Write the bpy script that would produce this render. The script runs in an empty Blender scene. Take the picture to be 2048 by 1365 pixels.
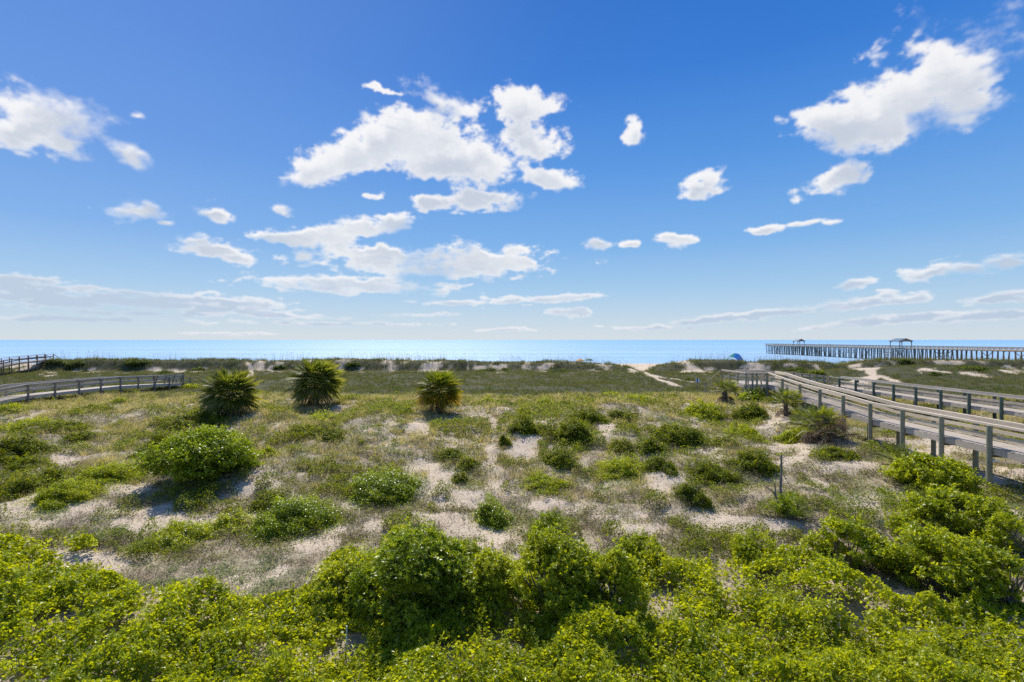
import bpy, math, random
import numpy as np
from mathutils import Vector, Matrix
random.seed(7)
RNG = np.random.default_rng(11)
SC = bpy.context.scene
COL = SC.collection
R = math.radians

# ------------------------------------------------------------------ camera, world, sun, exposure
CAMZ = 11.0
F = 1024.0            # focal length in pixels of the 2048 wide photograph
HOR = 680.0           # row of the horizon
cam_d = bpy.data.cameras.new("camera")
cam = bpy.data.objects.new("camera", cam_d)
COL.objects.link(cam)
cam.location = (0, 0, CAMZ)
cam.rotation_euler = (R(90) - math.atan(2.5 / F), 0, 0)
cam_d.sensor_width = 36.0
cam_d.lens = 18.0
cam_d.clip_start = 0.1
cam_d.clip_end = 60000
SC.camera = cam

SUN_AZ, SUN_EL = R(-13), R(48)      # azimuth from +Y towards +X
sun_d = bpy.data.lights.new("sun", 'SUN')
sun_d.energy = 5.0
sun_d.angle = R(0.53)
sun_d.color = (1.0, 0.94, 0.85)
sun = bpy.data.objects.new("sun", sun_d)
COL.objects.link(sun)
sdir = Vector((math.sin(SUN_AZ) * math.cos(SUN_EL), math.cos(SUN_AZ) * math.cos(SUN_EL), math.sin(SUN_EL)))
sun.rotation_euler = (-sdir).to_track_quat('-Z', 'Y').to_euler()

SC.view_settings.view_transform = 'Standard'
SC.view_settings.look = 'None'
SC.view_settings.exposure = 0.25
SC.view_settings.gamma = 1.0
SC.cycles.use_denoising = False
SC.cycles.max_bounces = 6
SC.cycles.diffuse_bounces = 3
SC.cycles.glossy_bounces = 2
SC.cycles.transmission_bounces = 4
SC.cycles.transparent_max_bounces = 6
SC.cycles.sample_clamp_indirect = 4.0
SC.cycles.caustics_reflective = False
SC.cycles.caustics_refractive = False

W = bpy.data.worlds.new("World")
SC.world = W
W.use_nodes = True
W.cycles.sampling_method = 'MANUAL'
W.cycles.sample_map_resolution = 256


class NT:
    """small helper to write node trees as expressions"""
    def __init__(s, tree):
        s.t = tree

    def n(s, typ, **kw):
        nd = s.t.nodes.new(typ)
        for k, v in kw.items():
            setattr(nd, k, v)
        return nd

    def put(s, sock, v):
        if isinstance(v, bpy.types.NodeSocket):
            s.t.links.new(v, sock)
        elif v is not None:
            sock.default_value = v

    def m(s, op, a, b=None, c=None, clamp=False):
        nd = s.n('ShaderNodeMath', operation=op, use_clamp=clamp)
        for i, v in enumerate((a, b, c)):
            s.put(nd.inputs[i], v)
        return nd.outputs[0]

    def vm(s, op, a, b=None):
        nd = s.n('ShaderNodeVectorMath', operation=op)
        s.put(nd.inputs[0], a)
        if b is not None:
            s.put(nd.inputs[3 if op == 'SCALE' else 1], b)
        return nd.outputs[1] if op in ('LENGTH', 'DOT_PRODUCT', 'DISTANCE') else nd.outputs[0]

    def noise(s, vec, scale, detail=4, rough=.55, dist=0.0, out=0):
        nd = s.n('ShaderNodeTexNoise')
        if vec is not None:
            s.put(nd.inputs['Vector'], vec)
        nd.inputs['Scale'].default_value = scale
        nd.inputs['Detail'].default_value = detail
        nd.inputs['Roughness'].default_value = rough
        nd.inputs['Distortion'].default_value = dist
        return nd.outputs[out]

    def sstep(s, v, a, b, lo=0.0, hi=1.0):
        nd = s.n('ShaderNodeMapRange', interpolation_type='SMOOTHSTEP')
        s.put(nd.inputs[0], v)
        for i, q in enumerate((a, b, lo, hi)):
            s.put(nd.inputs[i + 1], q)
        return nd.outputs[0]

    def mixc(s, f, a, b, mode='MIX'):
        nd = s.n('ShaderNodeMix', data_type='RGBA', blend_type=mode)
        s.put(nd.inputs[0], f)
        for i, v in ((6, a), (7, b)):
            if isinstance(v, tuple):
                v = (*v[:3], 1)
            s.put(nd.inputs[i], v)
        return nd.outputs[2]

    def ramp(s, f, stops, interp='LINEAR'):
        nd = s.n('ShaderNodeValToRGB')
        cr = nd.color_ramp
        cr.interpolation = interp
        while len(cr.elements) < len(stops):
            cr.elements.new(0.5)
        for e, (p, c) in zip(cr.elements, stops):
            e.position = p
            e.color = (*c, 1)
        s.put(nd.inputs[0], f)
        return nd.outputs[0]

    def comb(s, x, y, z=0.0):
        nd = s.n('ShaderNodeCombineXYZ')
        for i, v in enumerate((x, y, z)):
            s.put(nd.inputs[i], v)
        return nd.outputs[0]


# clouds: (px, py, rx, ry, tilt deg) as seen in the photograph, turned into directions of the sky
CLOUDS = [
    (1860, 165, 165, 92, 8), (1775, 195, 130, 84, 10), (1735, 265, 85, 44, 0), (1930, 170, 75, 85, 0), (1665, 228, 60, 28, 0),
    (1672, 360, 62, 26, 12), (1735, 350, 26, 12, 30),
    (830, 280, 115, 58, 5), (760, 300, 120, 42, 10), (650, 340, 70, 26, 20), (905, 330, 130, 46, 0),
    (1045, 220, 65, 48, 0), (1065, 280, 55, 58, 0), (1095, 355, 60, 22, -15), (880, 205, 62, 22, -15), (945, 402, 85, 20, 4), (860, 410, 40, 15, 0),
    (1262, 262, 22, 32, -30), (1412, 368, 38, 30, 20), (770, 183, 34, 7, 0),
    (70, 225, 140, 48, -6), (30, 265, 90, 38, 0), (130, 300, 45, 28, -10), (265, 312, 40, 22, -15), (270, 225, 15, 8, 0),
    (268, 420, 50, 20, 6), (425, 428, 36, 18, 0), (565, 421, 20, 9, -15), (755, 396, 18, 9, 0), (330, 447, 12, 6, 0),
    (430, 500, 75, 22, -5), (400, 480, 50, 12, 0), (480, 522, 45, 12, -5),
    (720, 455, 100, 18, 2), (620, 478, 85, 17, 0), (790, 450, 40, 16, 20), (610, 515, 22, 12, 0),
    (770, 508, 110, 17, -5), (880, 528, 190, 30, 0), (1020, 525, 58, 22, 0), (760, 522, 110, 22, 0), (950, 526, 120, 26, 0),
    (720, 572, 165, 18, 0), (660, 566, 90, 12, 0),
    (1196, 486, 28, 15, 0), (1264, 487, 18, 8, 0), (1350, 480, 36, 13, 0), (1530, 458, 36, 9, 0), (1600, 450, 60, 9, 6), (1665, 446, 24, 6, 0),
    (1860, 545, 60, 16, 8), (1930, 540, 60, 14, 0), (2000, 525, 52, 16, 8), (1700, 572, 40, 9, 8), (1775, 592, 26, 8, 0), (1990, 596, 90, 13, 6),
    (40, 580, 105, 30, -8), (110, 602, 130, 15, -5), (290, 588, 160, 6, -3), (350, 610, 220, 16, -3), (480, 606, 110, 11, -4), (520, 628, 160, 7, -3),
    (150, 640, 260, 6, 0), (700, 648, 180, 4, 0), (1090, 598, 105, 8, 2), (920, 608, 75, 6, 0), (1135, 627, 42, 8, 0), (860, 630, 70, 4, 0),
    (1720, 608, 130, 11, 4), (1560, 625, 120, 11, 6), (1420, 640, 120, 8, 5), (1790, 640, 140, 8, 5), (1960, 632, 90, 9, 4), (1300, 655, 80, 4, 0), (1680, 655, 90, 4, 3),
    (300, 628, 160, 4, 0), (440, 668, 90, 3, 0), (1000, 660, 60, 3, 0),
]


def _h(xi, yi, s):
    v = (xi.astype(np.int64) * 374761393 + yi.astype(np.int64) * 668265263 + s * 1442695041) & 0xffffffff
    v = ((v ^ (v >> 13)) * 1274126177) & 0xffffffff
    return ((v ^ (v >> 16)) & 0xffff) / 65535.0


def vn(x, y, s=0):
    x = np.asarray(x, float); y = np.asarray(y, float)
    x0 = np.floor(x); y0 = np.floor(y)
    fx = x - x0; fy = y - y0
    fx = fx * fx * (3 - 2 * fx); fy = fy * fy * (3 - 2 * fy)
    a = _h(x0, y0, s); b = _h(x0 + 1, y0, s); c = _h(x0, y0 + 1, s); d = _h(x0 + 1, y0 + 1, s)
    return (a + (b - a) * fx) * (1 - fy) + (c + (d - c) * fx) * fy


def fbm(x, y, sc, oc=4, s=0, gain=.5):
    """0..1 noise with features of sc metres"""
    t = 0; a = .5; tot = 0
    ca, sa = math.cos(.6), math.sin(.6)
    x = np.asarray(x, float) / sc; y = np.asarray(y, float) / sc
    for i in range(oc):
        t = t + a * vn(x, y, s + i * 17); tot += a; a *= gain
        x, y = (x * ca - y * sa) * 2.03 + 5.1, (x * sa + y * ca) * 2.03 + 9.7
    return t / tot


def ss(v, a, b):
    t = np.clip((v - a) / (b - a), 0, 1)
    return t * t * (3 - 2 * t)


def lut(v, xs, cols):
    cols = np.array(cols)
    return np.stack([np.interp(v, xs, cols[:, i]) for i in range(3)], -1)


def build_world():
    """the whole sky as one procedural environment: clear air by height plus scattered cumulus, blended with the Nishita sky"""
    w, h = 4096, 2048
    r0 = h // 2 - 16; r1 = int(h * (.5 + 62 / 180))          # rows that can hold clouds
    az1 = (np.arange(w) + .5) / w * 2 * math.pi - math.pi     # 0 = +Y, towards +X positive
    el1 = ((np.arange(h) + .5) / h - .5) * math.pi
    # clear sky
    e = np.clip(el1 / (math.pi / 2), 0, 1)
    st = [0, .02, .06, .115, .20, .30, .40, 1.0]
    A = lut(e, st, SKY_R)
    B = lut(e, st, SKY_L)
    side = ss(az1, -.80, .15)[None, :, None]
    img = np.ones((h, w, 4), np.float32)
    img[:, :, :3] = B[:, None] * (1 - side) + A[:, None] * side
    AZ, EL = np.meshgrid(az1, el1[r0:r1])
    wx = (fbm(AZ, EL * 1.7, .045, 4, 301, .6) - .5) * .040
    wy = (fbm(AZ, EL * 1.7, .045, 4, 305, .6) - .5) * .028
    hs = np.clip(EL / .30, .25, 1)
    QX = AZ + wx * hs; QY = EL + wy * hs
    cur = np.full(AZ.shape, 9.0)
    extra = []
    rr = random.Random(5)
    for i in range(70):                                       # clouds outside the photographed part of the sky
        a = rr.uniform(50, 310)
        q = rr.uniform(2, 50)
        extra.append((R(a if a < 180 else a - 360), R(q), rr.uniform(.03, .14) * (.5 + q / 50), rr.uniform(.008, .03) * (.4 + q / 25), 0))
    lst = []
    for (px, py, rx, ry, rot) in CLOUDS:
        az = math.atan((px - 1024) / F); ca = math.cos(az)
        el = math.atan((HOR - py) / F * ca)
        lst.append((az, el, 1.10 * rx / F * ca * ca, 1.10 * ry / F * ca * math.cos(el) ** 2, R(rot)))
    for (az, el, rx, ry, rot) in lst + extra:
        m = 2.2
        c0 = max(0, int((az - rx * m - .06 + math.pi) / (2 * math.pi) * w)); c1 = min(w, int((az + rx * m + .06 + math.pi) / (2 * math.pi) * w))
        mm = max(rx, ry) * m + .04 if rot else ry * m + .04
        q0 = max(0, int(((el - mm) / math.pi + .5) * h) - r0); q1 = min(r1 - r0, int(((el + mm) / math.pi + .5) * h) - r0)
        if c1 <= c0 or q1 <= q0:
            continue
        dx = QX[q0:q1, c0:c1] - az; dy = QY[q0:q1, c0:c1] - el
        ct, sn = math.cos(rot), math.sin(rot)
        u = (dx * ct + dy * sn) / rx; v = (-dx * sn + dy * ct) / ry
        v = np.where(v < 0, v * 1.18, v)                      # flatter base
        l = np.sqrt(u * u + v * v)
        k = .22
        c = cur[q0:q1, c0:c1]
        hh = np.clip(.5 + .5 * (c - l) / k, 0, 1)
        cur[q0:q1, c0:c1] = c * (1 - hh) + l * hh - k * hh * (1 - hh)
    f1 = ss(EL, .17, .38); f0 = 1 - ss(EL, .07, .17)
    nA = fbm(AZ, EL * 1.5, .060, 8, 401, .56)
    nB = fbm(AZ, EL * 2.2, .036, 8, 431, .56)
    nC = fbm(AZ, EL * 4.2, .028, 7, 461, .54)
    n = nA * f1 + nC * f0 + nB * (1 - f1 - f0)
    cur = cur - .10
    D = (1.0 - cur) * .85 + (n - .5) * 1.75
    D = D + (fbm(AZ, EL * 1.4, .014, 5, 471, .62) - .5) * .60 * ss(D, -.35, .0)
    D = np.where(cur > 1.8, -1, D)
    T = ss(D, -.02, .75)
    # ragged edges: a hard bright side and long thin veils elsewhere
    veil = fbm(AZ, EL * 1.3, .16, 3, 481)
    wid = .44 + .60 * ss(veil, .42, .62)
    al = np.clip((D + .10) / wid, 0, 1) ** 1.15
    al = al * al * (3 - 2 * al)
    low = ss(EL, .02, .17)
    # light coming down from the sun through the cloud above each point
    acc = np.zeros_like(T)
    px_ = math.pi / h
    for q, d in enumerate((.004, .009, .016, .026, .040, .058)):
        for sc_, gate in ((1.0, ss(EL, .15, .35)), (.38, 1 - ss(EL, .15, .35))):
            k = max(1, int(round(d * sc_ / px_)))
            sh = np.zeros_like(T); sh[:-k] = T[k:]
            kx = int(round(k * .25))
            sh = np.roll(sh, kx, 1)
            acc += sh * gate * (1.0, 1.1, 1.3, 1.5, 1.6, 1.5)[q]
    acc = acc / 8.0 * (1 + 1.3 * (1 - f1))
    fine = fbm(AZ, EL * 1.8, .030, 6, 491, .6) * f1 + fbm(AZ, EL * 3, .014, 5, 493, .6) * (1 - f1)
    big = fbm(AZ, EL * 2.0, .11, 3, 497)
    light = 1.0 - 1.0 * ss(acc, .10, .72) * T ** .7 * (.60 + 1.2 * (big - .35)) + (fine - .5) * .42 * T
    light -= .75 * T ** .6 * np.exp(-((AZ + .76) / .18) ** 2 - ((EL - .07) / .035) ** 2) + .34 * T ** .5 * (1 - low)
    lt = np.clip(light, 0, 1)[..., None]
    lw = low[..., None]
    bright = np.array([.86, .85, .87]) * (1 - lw) + np.array([.88, .87, .87]) * lw
    dark = np.array([.44, .53, .68]) * (1 - lw) + np.array([.53, .58, .66]) * lw
    cc = dark * (1 - lt) + bright * lt
    a = (al * (.80 + .18 * low))[..., None]
    img[r0:r1, :, :3] = img[r0:r1, :, :3] * (1 - a) + cc * a
    # equirectangular lookup: image centre column looks along -Y in Blender, so turn by half a width with mirror handled by the mapping below
    im = bpy.data.images.new('sky_and_clouds', w, h, alpha=False, float_buffer=True)
    im.colorspace_settings.name = 'Linear Rec.709'
    im.pixels.foreach_set(img.ravel())
    im.update(); im.pack()
    t = NT(W.node_tree)
    bg = W.node_tree.nodes['Background']
    tc = t.n('ShaderNodeTexCoord')
    sp = t.n('ShaderNodeSeparateXYZ'); t.put(sp.inputs[0], tc.outputs['Generated'])
    u = t.m('ADD', t.m('DIVIDE', t.m('ARCTAN2', sp.outputs[0], sp.outputs[1]), 2 * math.pi), .5)
    v = t.m('ADD', t.m('DIVIDE', t.m('ARCSINE', sp.outputs[2]), math.pi), .5)
    it = t.n('ShaderNodeTexImage'); it.image = im; it.interpolation = 'Cubic'
    t.put(it.inputs[0], t.comb(u, v, 0.0))
    sky = t.n('ShaderNodeTexSky', sky_type='NISHITA', sun_disc=False)
    sky.sun_elevation = SUN_EL; sky.sun_rotation = SUN_AZ
    sky.air_density = 1.0; sky.dust_density = 0.6; sky.ozone_density = 2.0
    nis = t.vm('SCALE', sky.outputs[0], None); nis.node.inputs[3].default_value = 0.10
    t.put(bg.inputs[0], t.mixc(.06, it.outputs[0], nis))
    bg.inputs[1].default_value = 0.93


SKY_R = [(.59, .66, .72), (.50, .62, .73), (.33, .53, .75), (.18, .40, .74), (.085, .28, .69), (.030, .18, .60), (.015, .14, .53), (.010, .09, .40)]
SKY_L = [(.59, .66, .71), (.50, .62, .73), (.35, .54, .76), (.20, .40, .75), (.13, .30, .70), (.10, .25, .66), (.08, .22, .62), (.04, .13, .45)]
build_world()


# ------------------------------------------------------------------ numbers: noise, terrain, picking points
_cr = [(-800, 732), (0, 736), (40, 733), (75, 724), (105, 717), (250, 715), (400, 716), (484, 717), (497, 725), (511, 718), (700, 716), (850, 718), (1000, 720),
       (1100, 721), (1170, 723), (1230, 726), (1262, 733), (1283, 741), (1302, 738), (1322, 728), (1345, 723), (1400, 718), (1450, 717), (1500, 719),
       (1600, 721), (1660, 724), (1690, 727), (1720, 721), (1760, 716), (1850, 715), (1960, 718), (2048, 719), (2800, 719)]
CRX = np.array([(p - 1024) / F * 105 for p, _ in _cr])
CRZ = np.array([CAMZ - (q + 4 - HOR) * 105 / F for _, q in _cr])


def path_far(x):
    return np.clip(np.minimum(np.abs(x - 26.6) / 5, np.abs(x + 54) / 3), 0, 1)


def H(x, y):
    x = np.asarray(x, float); y = np.asarray(y, float)
    b = np.interp(y, [-40, 0, 8, 14, 18, 22, 26, 31, 36, 42, 48, 53, 58, 66, 85, 92, 122, 160, 200, 228, 262, 400],
                  [3.2, 3.4, 3.6, 3.8, 3.95, 4.25, 4.6, 4.95, 5.2, 5.35, 5.35, 5.05, 4.65, 4.4, 4.6, 4.8, 3.9, 3.2, 1.7, 0.0, -1.6, -5])
    b = b - .35 * ss(-x, 18, 45) * ss(y, 20, 40) * (1 - ss(y, 50, 60))
    xb = np.interp(y, [8, 15, 24, 33, 40, 46, 52], [21, 20, 20.3, 21.8, 23.6, 26, 30])
    f = ss(x, xb - 1.8, xb + 1.6) * (1 - ss(y, 50, 60))
    b = b * (1 - f) + 3.65 * f
    zc = np.interp(x, CRX, CRZ)
    t = np.interp(y, [91, 97, 101.3, 103.7, 105.3, 110, 116, 124], [0, .05, .17, .90, 1, .93, .5, 0])
    zc = zc + ((fbm(x, y * .3, 4.5, 3, 121) - .5) * .55 - .05) * (path_far(x))
    z = b + (zc - b) * t
    z = z + 1.5 * np.exp(-((x - 74) / 20) ** 2 - ((y - 90) / 7) ** 2)
    near = 1 - ss(y, 128, 170)
    z = z + (fbm(x, y * .5, 1.6, 3, 131) - .5) * .8 * np.exp(-((y - 102) / 1.6) ** 2)
    cal = ss(np.abs(y - 105.5), 1.2, 3.5)
    z = z + near * cal * ((fbm(x, y, 8, 3, 3) - .5) * (1.9 - 1.1 * ss(y, 38, 46)) * ss(y, 16, 30) + (fbm(x, y, 2.4, 3, 9) - .5) * (.62 - .3 * ss(y, 38, 46)) * ss(y, 14, 20))
    z = z + near * (fbm(x, y, .7, 2, 21) - .5) * .07
    return z


def proj(x, y, z):
    return 1024 + F * x / y, HOR + F * (CAMZ - z) / y


def at(px, py, zoff=0.0):
    """point of the ground seen at a place of the photograph"""
    k = (px - 1024) / F
    ys = np.arange(6, 240, .04)
    zr = CAMZ - (py - HOR) / F * ys
    hit = np.where(zr <= H(k * ys, ys) + zoff)[0]
    y = ys[hit[0]] if len(hit) else 200.0
    return float(k * y), float(y), float(H(k * y, y))


# ------------------------------------------------------------------ mesh helpers
def mesh_np(name, V, faces, mat, parent=None, smooth=False, attr=None):
    """V (n,3); faces a list of (m,k) index arrays"""
    me = bpy.data.meshes.new(name)
    V = np.asarray(V, np.float32)
    me.vertices.add(len(V))
    me.vertices.foreach_set('co', V.ravel())
    faces = [np.asarray(f, np.int32) for f in faces if len(f)]
    idx = np.concatenate([f.ravel() for f in faces])
    tot = np.concatenate([np.full(len(f), f.shape[1], np.int32) for f in faces])
    st = np.concatenate([[0], np.cumsum(tot)[:-1]]).astype(np.int32)
    me.loops.add(len(idx)); me.loops.foreach_set('vertex_index', idx)
    me.polygons.add(len(tot)); me.polygons.foreach_set('loop_start', st); me.polygons.foreach_set('loop_total', tot)
    if smooth:
        me.polygons.foreach_set('use_smooth', np.ones(len(tot), bool))
    me.update(calc_edges=True)
    if attr:
        for k, v in attr.items():
            a = me.attributes.new(k, 'FLOAT', 'POINT')
            a.data.foreach_set('value', np.asarray(v, np.float32))
    me.materials.append(mat)
    o = bpy.data.objects.new(name, me)
    COL.objects.link(o)
    if parent:
        o.parent = parent
    return o


class MB:
    def __init__(s):
        s.v = []; s.f = []; s.n = 0

    def add(s, vs, fs):
        s.v.extend([tuple(q) for q in vs]); s.f.extend([tuple(i + s.n for i in f) for f in fs]); s.n += len(vs)

    def bar(s, a, b, w, h, up=(0, 0, 1)):
        a = Vector(a); b = Vector(b); d = (b - a).normalized(); up = Vector(up)
        sd = d.cross(up)
        if sd.length < 1e-4:
            sd = d.cross(Vector((0, 1, 0)))
        sd.normalize(); u = sd.cross(d).normalized()
        vs = []
        for p in (a, b):
            for i, j in ((-1, -1), (1, -1), (1, 1), (-1, 1)):
                vs.append(p + sd * (i * w / 2) + u * (j * h / 2))
        s.add(vs, [(0, 1, 2, 3), (7, 6, 5, 4), (0, 4, 5, 1), (1, 5, 6, 2), (2, 6, 7, 3), (3, 7, 4, 0)])

    def tube(s, pts, rad, k=8):
        pts = [Vector(p) for p in pts]
        if not hasattr(rad, '__len__'):
            rad = [rad] * len(pts)
        base = s.n; vs = []
        u = None
        for i, p in enumerate(pts):
            d = (pts[min(i + 1, len(pts) - 1)] - pts[max(i - 1, 0)]).normalized()
            if u is None:
                u = d.orthogonal().normalized()
            u = (u - d * u.dot(d)).normalized(); w = d.cross(u)
            for j in range(k):
                a = 2 * math.pi * j / k
                vs.append(p + (u * math.cos(a) + w * math.sin(a)) * rad[i])
        fs = []
        for i in range(len(pts) - 1):
            for j in range(k):
                fs.append((i * k + j, i * k + (j + 1) % k, (i + 1) * k + (j + 1) % k, (i + 1) * k + j))
        fs.append(tuple(range(k))[::-1]); fs.append(tuple((len(pts) - 1) * k + j for j in range(k)))
        s.add(vs, fs)

    def build(s, name, mat, parent=None, smooth=False):
        me = bpy.data.meshes.new(name)
        me.from_pydata(s.v, [], s.f)
        me.materials.append(mat)
        if smooth:
            me.polygons.foreach_set('use_smooth', np.ones(len(me.polygons), bool))
        me.update()
        o = bpy.data.objects.new(name, me); COL.objects.link(o)
        if parent:
            o.parent = parent
        return o


def tag(o, label=None, cat=None, group=None, kind=None):
    if label: o['label'] = label
    if cat: o['category'] = cat
    if group: o['group'] = group
    if kind: o['kind'] = kind
    return o


def empty(name, label, cat, loc, group=None):
    o = bpy.data.objects.new(name, None); COL.objects.link(o)
    o.location = loc; o.empty_display_size = .2
    bpy.context.view_layer.update() if False else None
    return tag(o, label, cat, group)


# ------------------------------------------------------------------ materials
def newmat(name):
    m = bpy.data.materials.new(name); m.use_nodes = True
    m.node_tree.nodes.clear()
    t = NT(m.node_tree)
    out = t.n('ShaderNodeOutputMaterial')
    return m, t, out


def leafmat(name, cols, trans, rough=.42, tw=.42, patch=.9, spec=.5, tip=None, sc=1.0):
    """cols: colours of single leaves; patch: second noise over metres moves along the same colours"""
    m, t, out = newmat(name)
    geo = t.n('ShaderNodeNewGeometry')
    ri = geo.outputs['Random Per Island']
    nz = t.noise(geo.outputs['Position'], 1.1 * sc, 3, .6)
    f = t.m('ADD', t.m('MULTIPLY', ri, .62), t.m('MULTIPLY', t.m('SUBTRACT', nz, .32), patch), clamp=True)
    n = len(cols)
    c = t.ramp(f, [(i / (n - 1), q) for i, q in enumerate(cols)])
    if tip:
        at_ = t.n('ShaderNodeAttribute', attribute_name='tip')
        c = t.mixc(at_.outputs['Fac'], c, tip)
    p = t.n('ShaderNodeBsdfPrincipled')
    t.put(p.inputs['Base Color'], c)
    p.inputs['Roughness'].default_value = rough
    p.inputs['Specular IOR Level'].default_value = spec
    tr = t.n('ShaderNodeBsdfTranslucent')
    t.put(tr.inputs[0], t.mixc(1.0, c, trans, 'MULTIPLY'))
    mx = t.n('ShaderNodeMixShader')
    mx.inputs[0].default_value = tw
    t.put(mx.inputs[1], p.outputs[0]); t.put(mx.inputs[2], tr.outputs[0])
    t.put(out.inputs[0], mx.outputs[0])
    return m


def woodmat(name, c1, c2, c3=None, scale=(1, 1, 1), rough=.8):
    m, t, out = newmat(name)
    tc = t.n('ShaderNodeTexCoord')
    v = t.vm('MULTIPLY', tc.outputs['Object'], scale)
    n1 = t.noise(v, 6, 5, .65)
    n2 = t.noise(tc.outputs['Object'], .9, 3, .5)
    geo = t.n('ShaderNodeNewGeometry')
    c = t.mixc(t.sstep(n1, .35, .68), c1, c2)
    c = t.mixc(t.m('MULTIPLY', geo.outputs['Random Per Island'], .55), c, c3 or c2)
    c = t.mixc(t.sstep(n2, .55, .75, 0, .45), c, c3 or c2)
    p = t.n('ShaderNodeBsdfPrincipled')
    t.put(p.inputs['Base Color'], c)
    p.inputs['Roughness'].default_value = rough
    p.inputs['Specular IOR Level'].default_value = .25
    bp = t.n('ShaderNodeBump'); bp.inputs['Strength'].default_value = .35; bp.inputs['Distance'].default_value = .01
    t.put(bp.inputs['Height'], n1); t.put(p.inputs['Normal'], bp.outputs[0])
    t.put(out.inputs[0], p.outputs[0])
    return m


def plain(name, c, rough=.6, var=.15, metal=0.0, trans=0.0):
    m, t, out = newmat(name)
    geo = t.n('ShaderNodeNewGeometry')
    nz = t.noise(geo.outputs['Position'], 3, 4, .6)
    cc = t.mixc(nz, tuple(q * (1 - var) for q in c), tuple(min(1, q * (1 + var)) for q in c))
    p = t.n('ShaderNodeBsdfPrincipled')
    t.put(p.inputs['Base Color'], cc)
    p.inputs['Roughness'].default_value = rough; p.inputs['Metallic'].default_value = metal
    sh = p.outputs[0]
    if trans:
        tr = t.n('ShaderNodeBsdfTranslucent'); t.put(tr.inputs[0], cc)
        mx = t.n('ShaderNodeMixShader'); mx.inputs[0].default_value = trans
        t.put(mx.inputs[1], sh); t.put(mx.inputs[2], tr.outputs[0]); sh = mx.outputs[0]
    t.put(out.inputs[0], sh)
    return m


M = {}
M['vine'] = leafmat('vine_leaf', [(.16, .21, .007), (.26, .32, .009), (.34, .39, .013), (.39, .435, .022), (.43, .45, .05)], (1.95, 1.75, .75), .42, .48, patch=.7, spec=.35)
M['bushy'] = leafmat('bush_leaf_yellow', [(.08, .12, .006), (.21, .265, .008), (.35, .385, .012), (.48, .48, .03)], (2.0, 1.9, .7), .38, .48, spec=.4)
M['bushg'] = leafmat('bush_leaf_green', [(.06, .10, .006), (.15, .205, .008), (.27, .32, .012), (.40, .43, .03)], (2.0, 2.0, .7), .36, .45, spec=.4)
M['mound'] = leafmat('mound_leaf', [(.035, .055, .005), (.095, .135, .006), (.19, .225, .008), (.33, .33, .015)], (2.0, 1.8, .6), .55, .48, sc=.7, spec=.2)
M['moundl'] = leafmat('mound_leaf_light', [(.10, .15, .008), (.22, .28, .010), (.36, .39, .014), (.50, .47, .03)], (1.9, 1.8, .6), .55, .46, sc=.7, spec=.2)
M['matl'] = leafmat('mat_leaf', [(.08, .11, .015), (.15, .19, .025), (.22, .26, .035), (.32, .33, .05)], (1.8, 1.7, .7), .6, .42, sc=.7, spec=.15)
M['farb'] = leafmat('far_bush_leaf', [(.03, .05, .012), (.07, .10, .02), (.12, .16, .025), (.19, .21, .035)], (1.8, 1.8, .7), .6, .4, sc=.5, spec=.2)
M['herb'] = leafmat('herb_leaf', [(.30, .22, .15), (.24, .20, .11), (.16, .18, .05), (.21, .24, .05), (.33, .33, .12)], (1.7, 1.7, .8), .7, .38, patch=1.5, sc=.35, spec=.15)
M['herbs'] = leafmat('silver_herb_leaf', [(.17, .23, .09), (.23, .28, .14), (.29, .33, .17)], (1.6, 1.6, .9), .7, .35, spec=.15)
M['grass'] = leafmat('dune_grass_blade', [(.68, .56, .36), (.56, .48, .27), (.30, .29, .10), (.44, .41, .14)], (1.6, 1.5, .9), .7, .48, patch=1.2, sc=.3, spec=.15)
M['swale'] = leafmat('swale_grass_blade', [(.08, .10, .03), (.125, .14, .045), (.17, .175, .06), (.24, .22, .10)], (1.5, 1.5, .8), .8, .34, patch=1.2, sc=.12, spec=.1)
M['oats'] = leafmat('sea_oat', [(.13, .11, .06), (.22, .18, .10), (.10, .11, .05)], (1.5, 1.5, .9), .7, .3)
M['dry'] = leafmat('dry_twig', [(.12, .085, .06), (.23, .17, .12), (.33, .26, .18)], (1.2, 1.1, .9), .8, .15, spec=.1)
M['palm'] = leafmat('palm_leaf', [(.05, .08, .010), (.09, .13, .012), (.15, .19, .02), (.22, .24, .04)], (2.0, 1.8, .6), .55, .42, tip=(.62, .52, .30))  # pale tips paint the glints at the crown's rim into the leaf colour
M['palmd'] = leafmat('palm_dead_leaf', [(.15, .10, .06), (.24, .17, .11), (.36, .28, .20)], (1.3, 1.2, .9), .7, .25)
M['palmr'] = leafmat('palm_rust_leaf', [(.07, .11, .010), (.12, .17, .012), (.19, .23, .02), (.27, .28, .03)], (2.0, 1.8, .6), .55, .42, tip=(.62, .27, .03))
M['bark'] = woodmat('bark', (.10, .08, .065), (.20, .17, .14), (.06, .05, .04))
M['branch'] = woodmat('grey_branch', (.16, .14, .12), (.30, .27, .24), (.10, .085, .07))
M['deck'] = woodmat('weathered_deck', (.40, .35, .29), (.60, .53, .44), (.30, .26, .21), (1, 6, 1))
M['rail'] = woodmat('sunlit_rail', (.68, .55, .41), (.82, .69, .53), (.60, .49, .37), (6, .5, 6))  # warm sunlight on handrails and rail boards is put into these colours
M['board'] = woodmat('rail_board', (.62, .52, .38), (.78, .67, .50), (.45, .37, .27), (6, .4, 6))
M['post'] = woodmat('treated_post', (.24, .24, .16), (.40, .38, .27), (.15, .17, .12), (4, 4, .6))
M['gpost'] = woodmat('green_post', (.09, .13, .10), (.17, .22, .17), (.06, .09, .07), (4, 4, .6))
M['beam'] = woodmat('brown_beam', (.20, .14, .09), (.32, .24, .16), (.12, .085, .06), (3, .6, 3))
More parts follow.
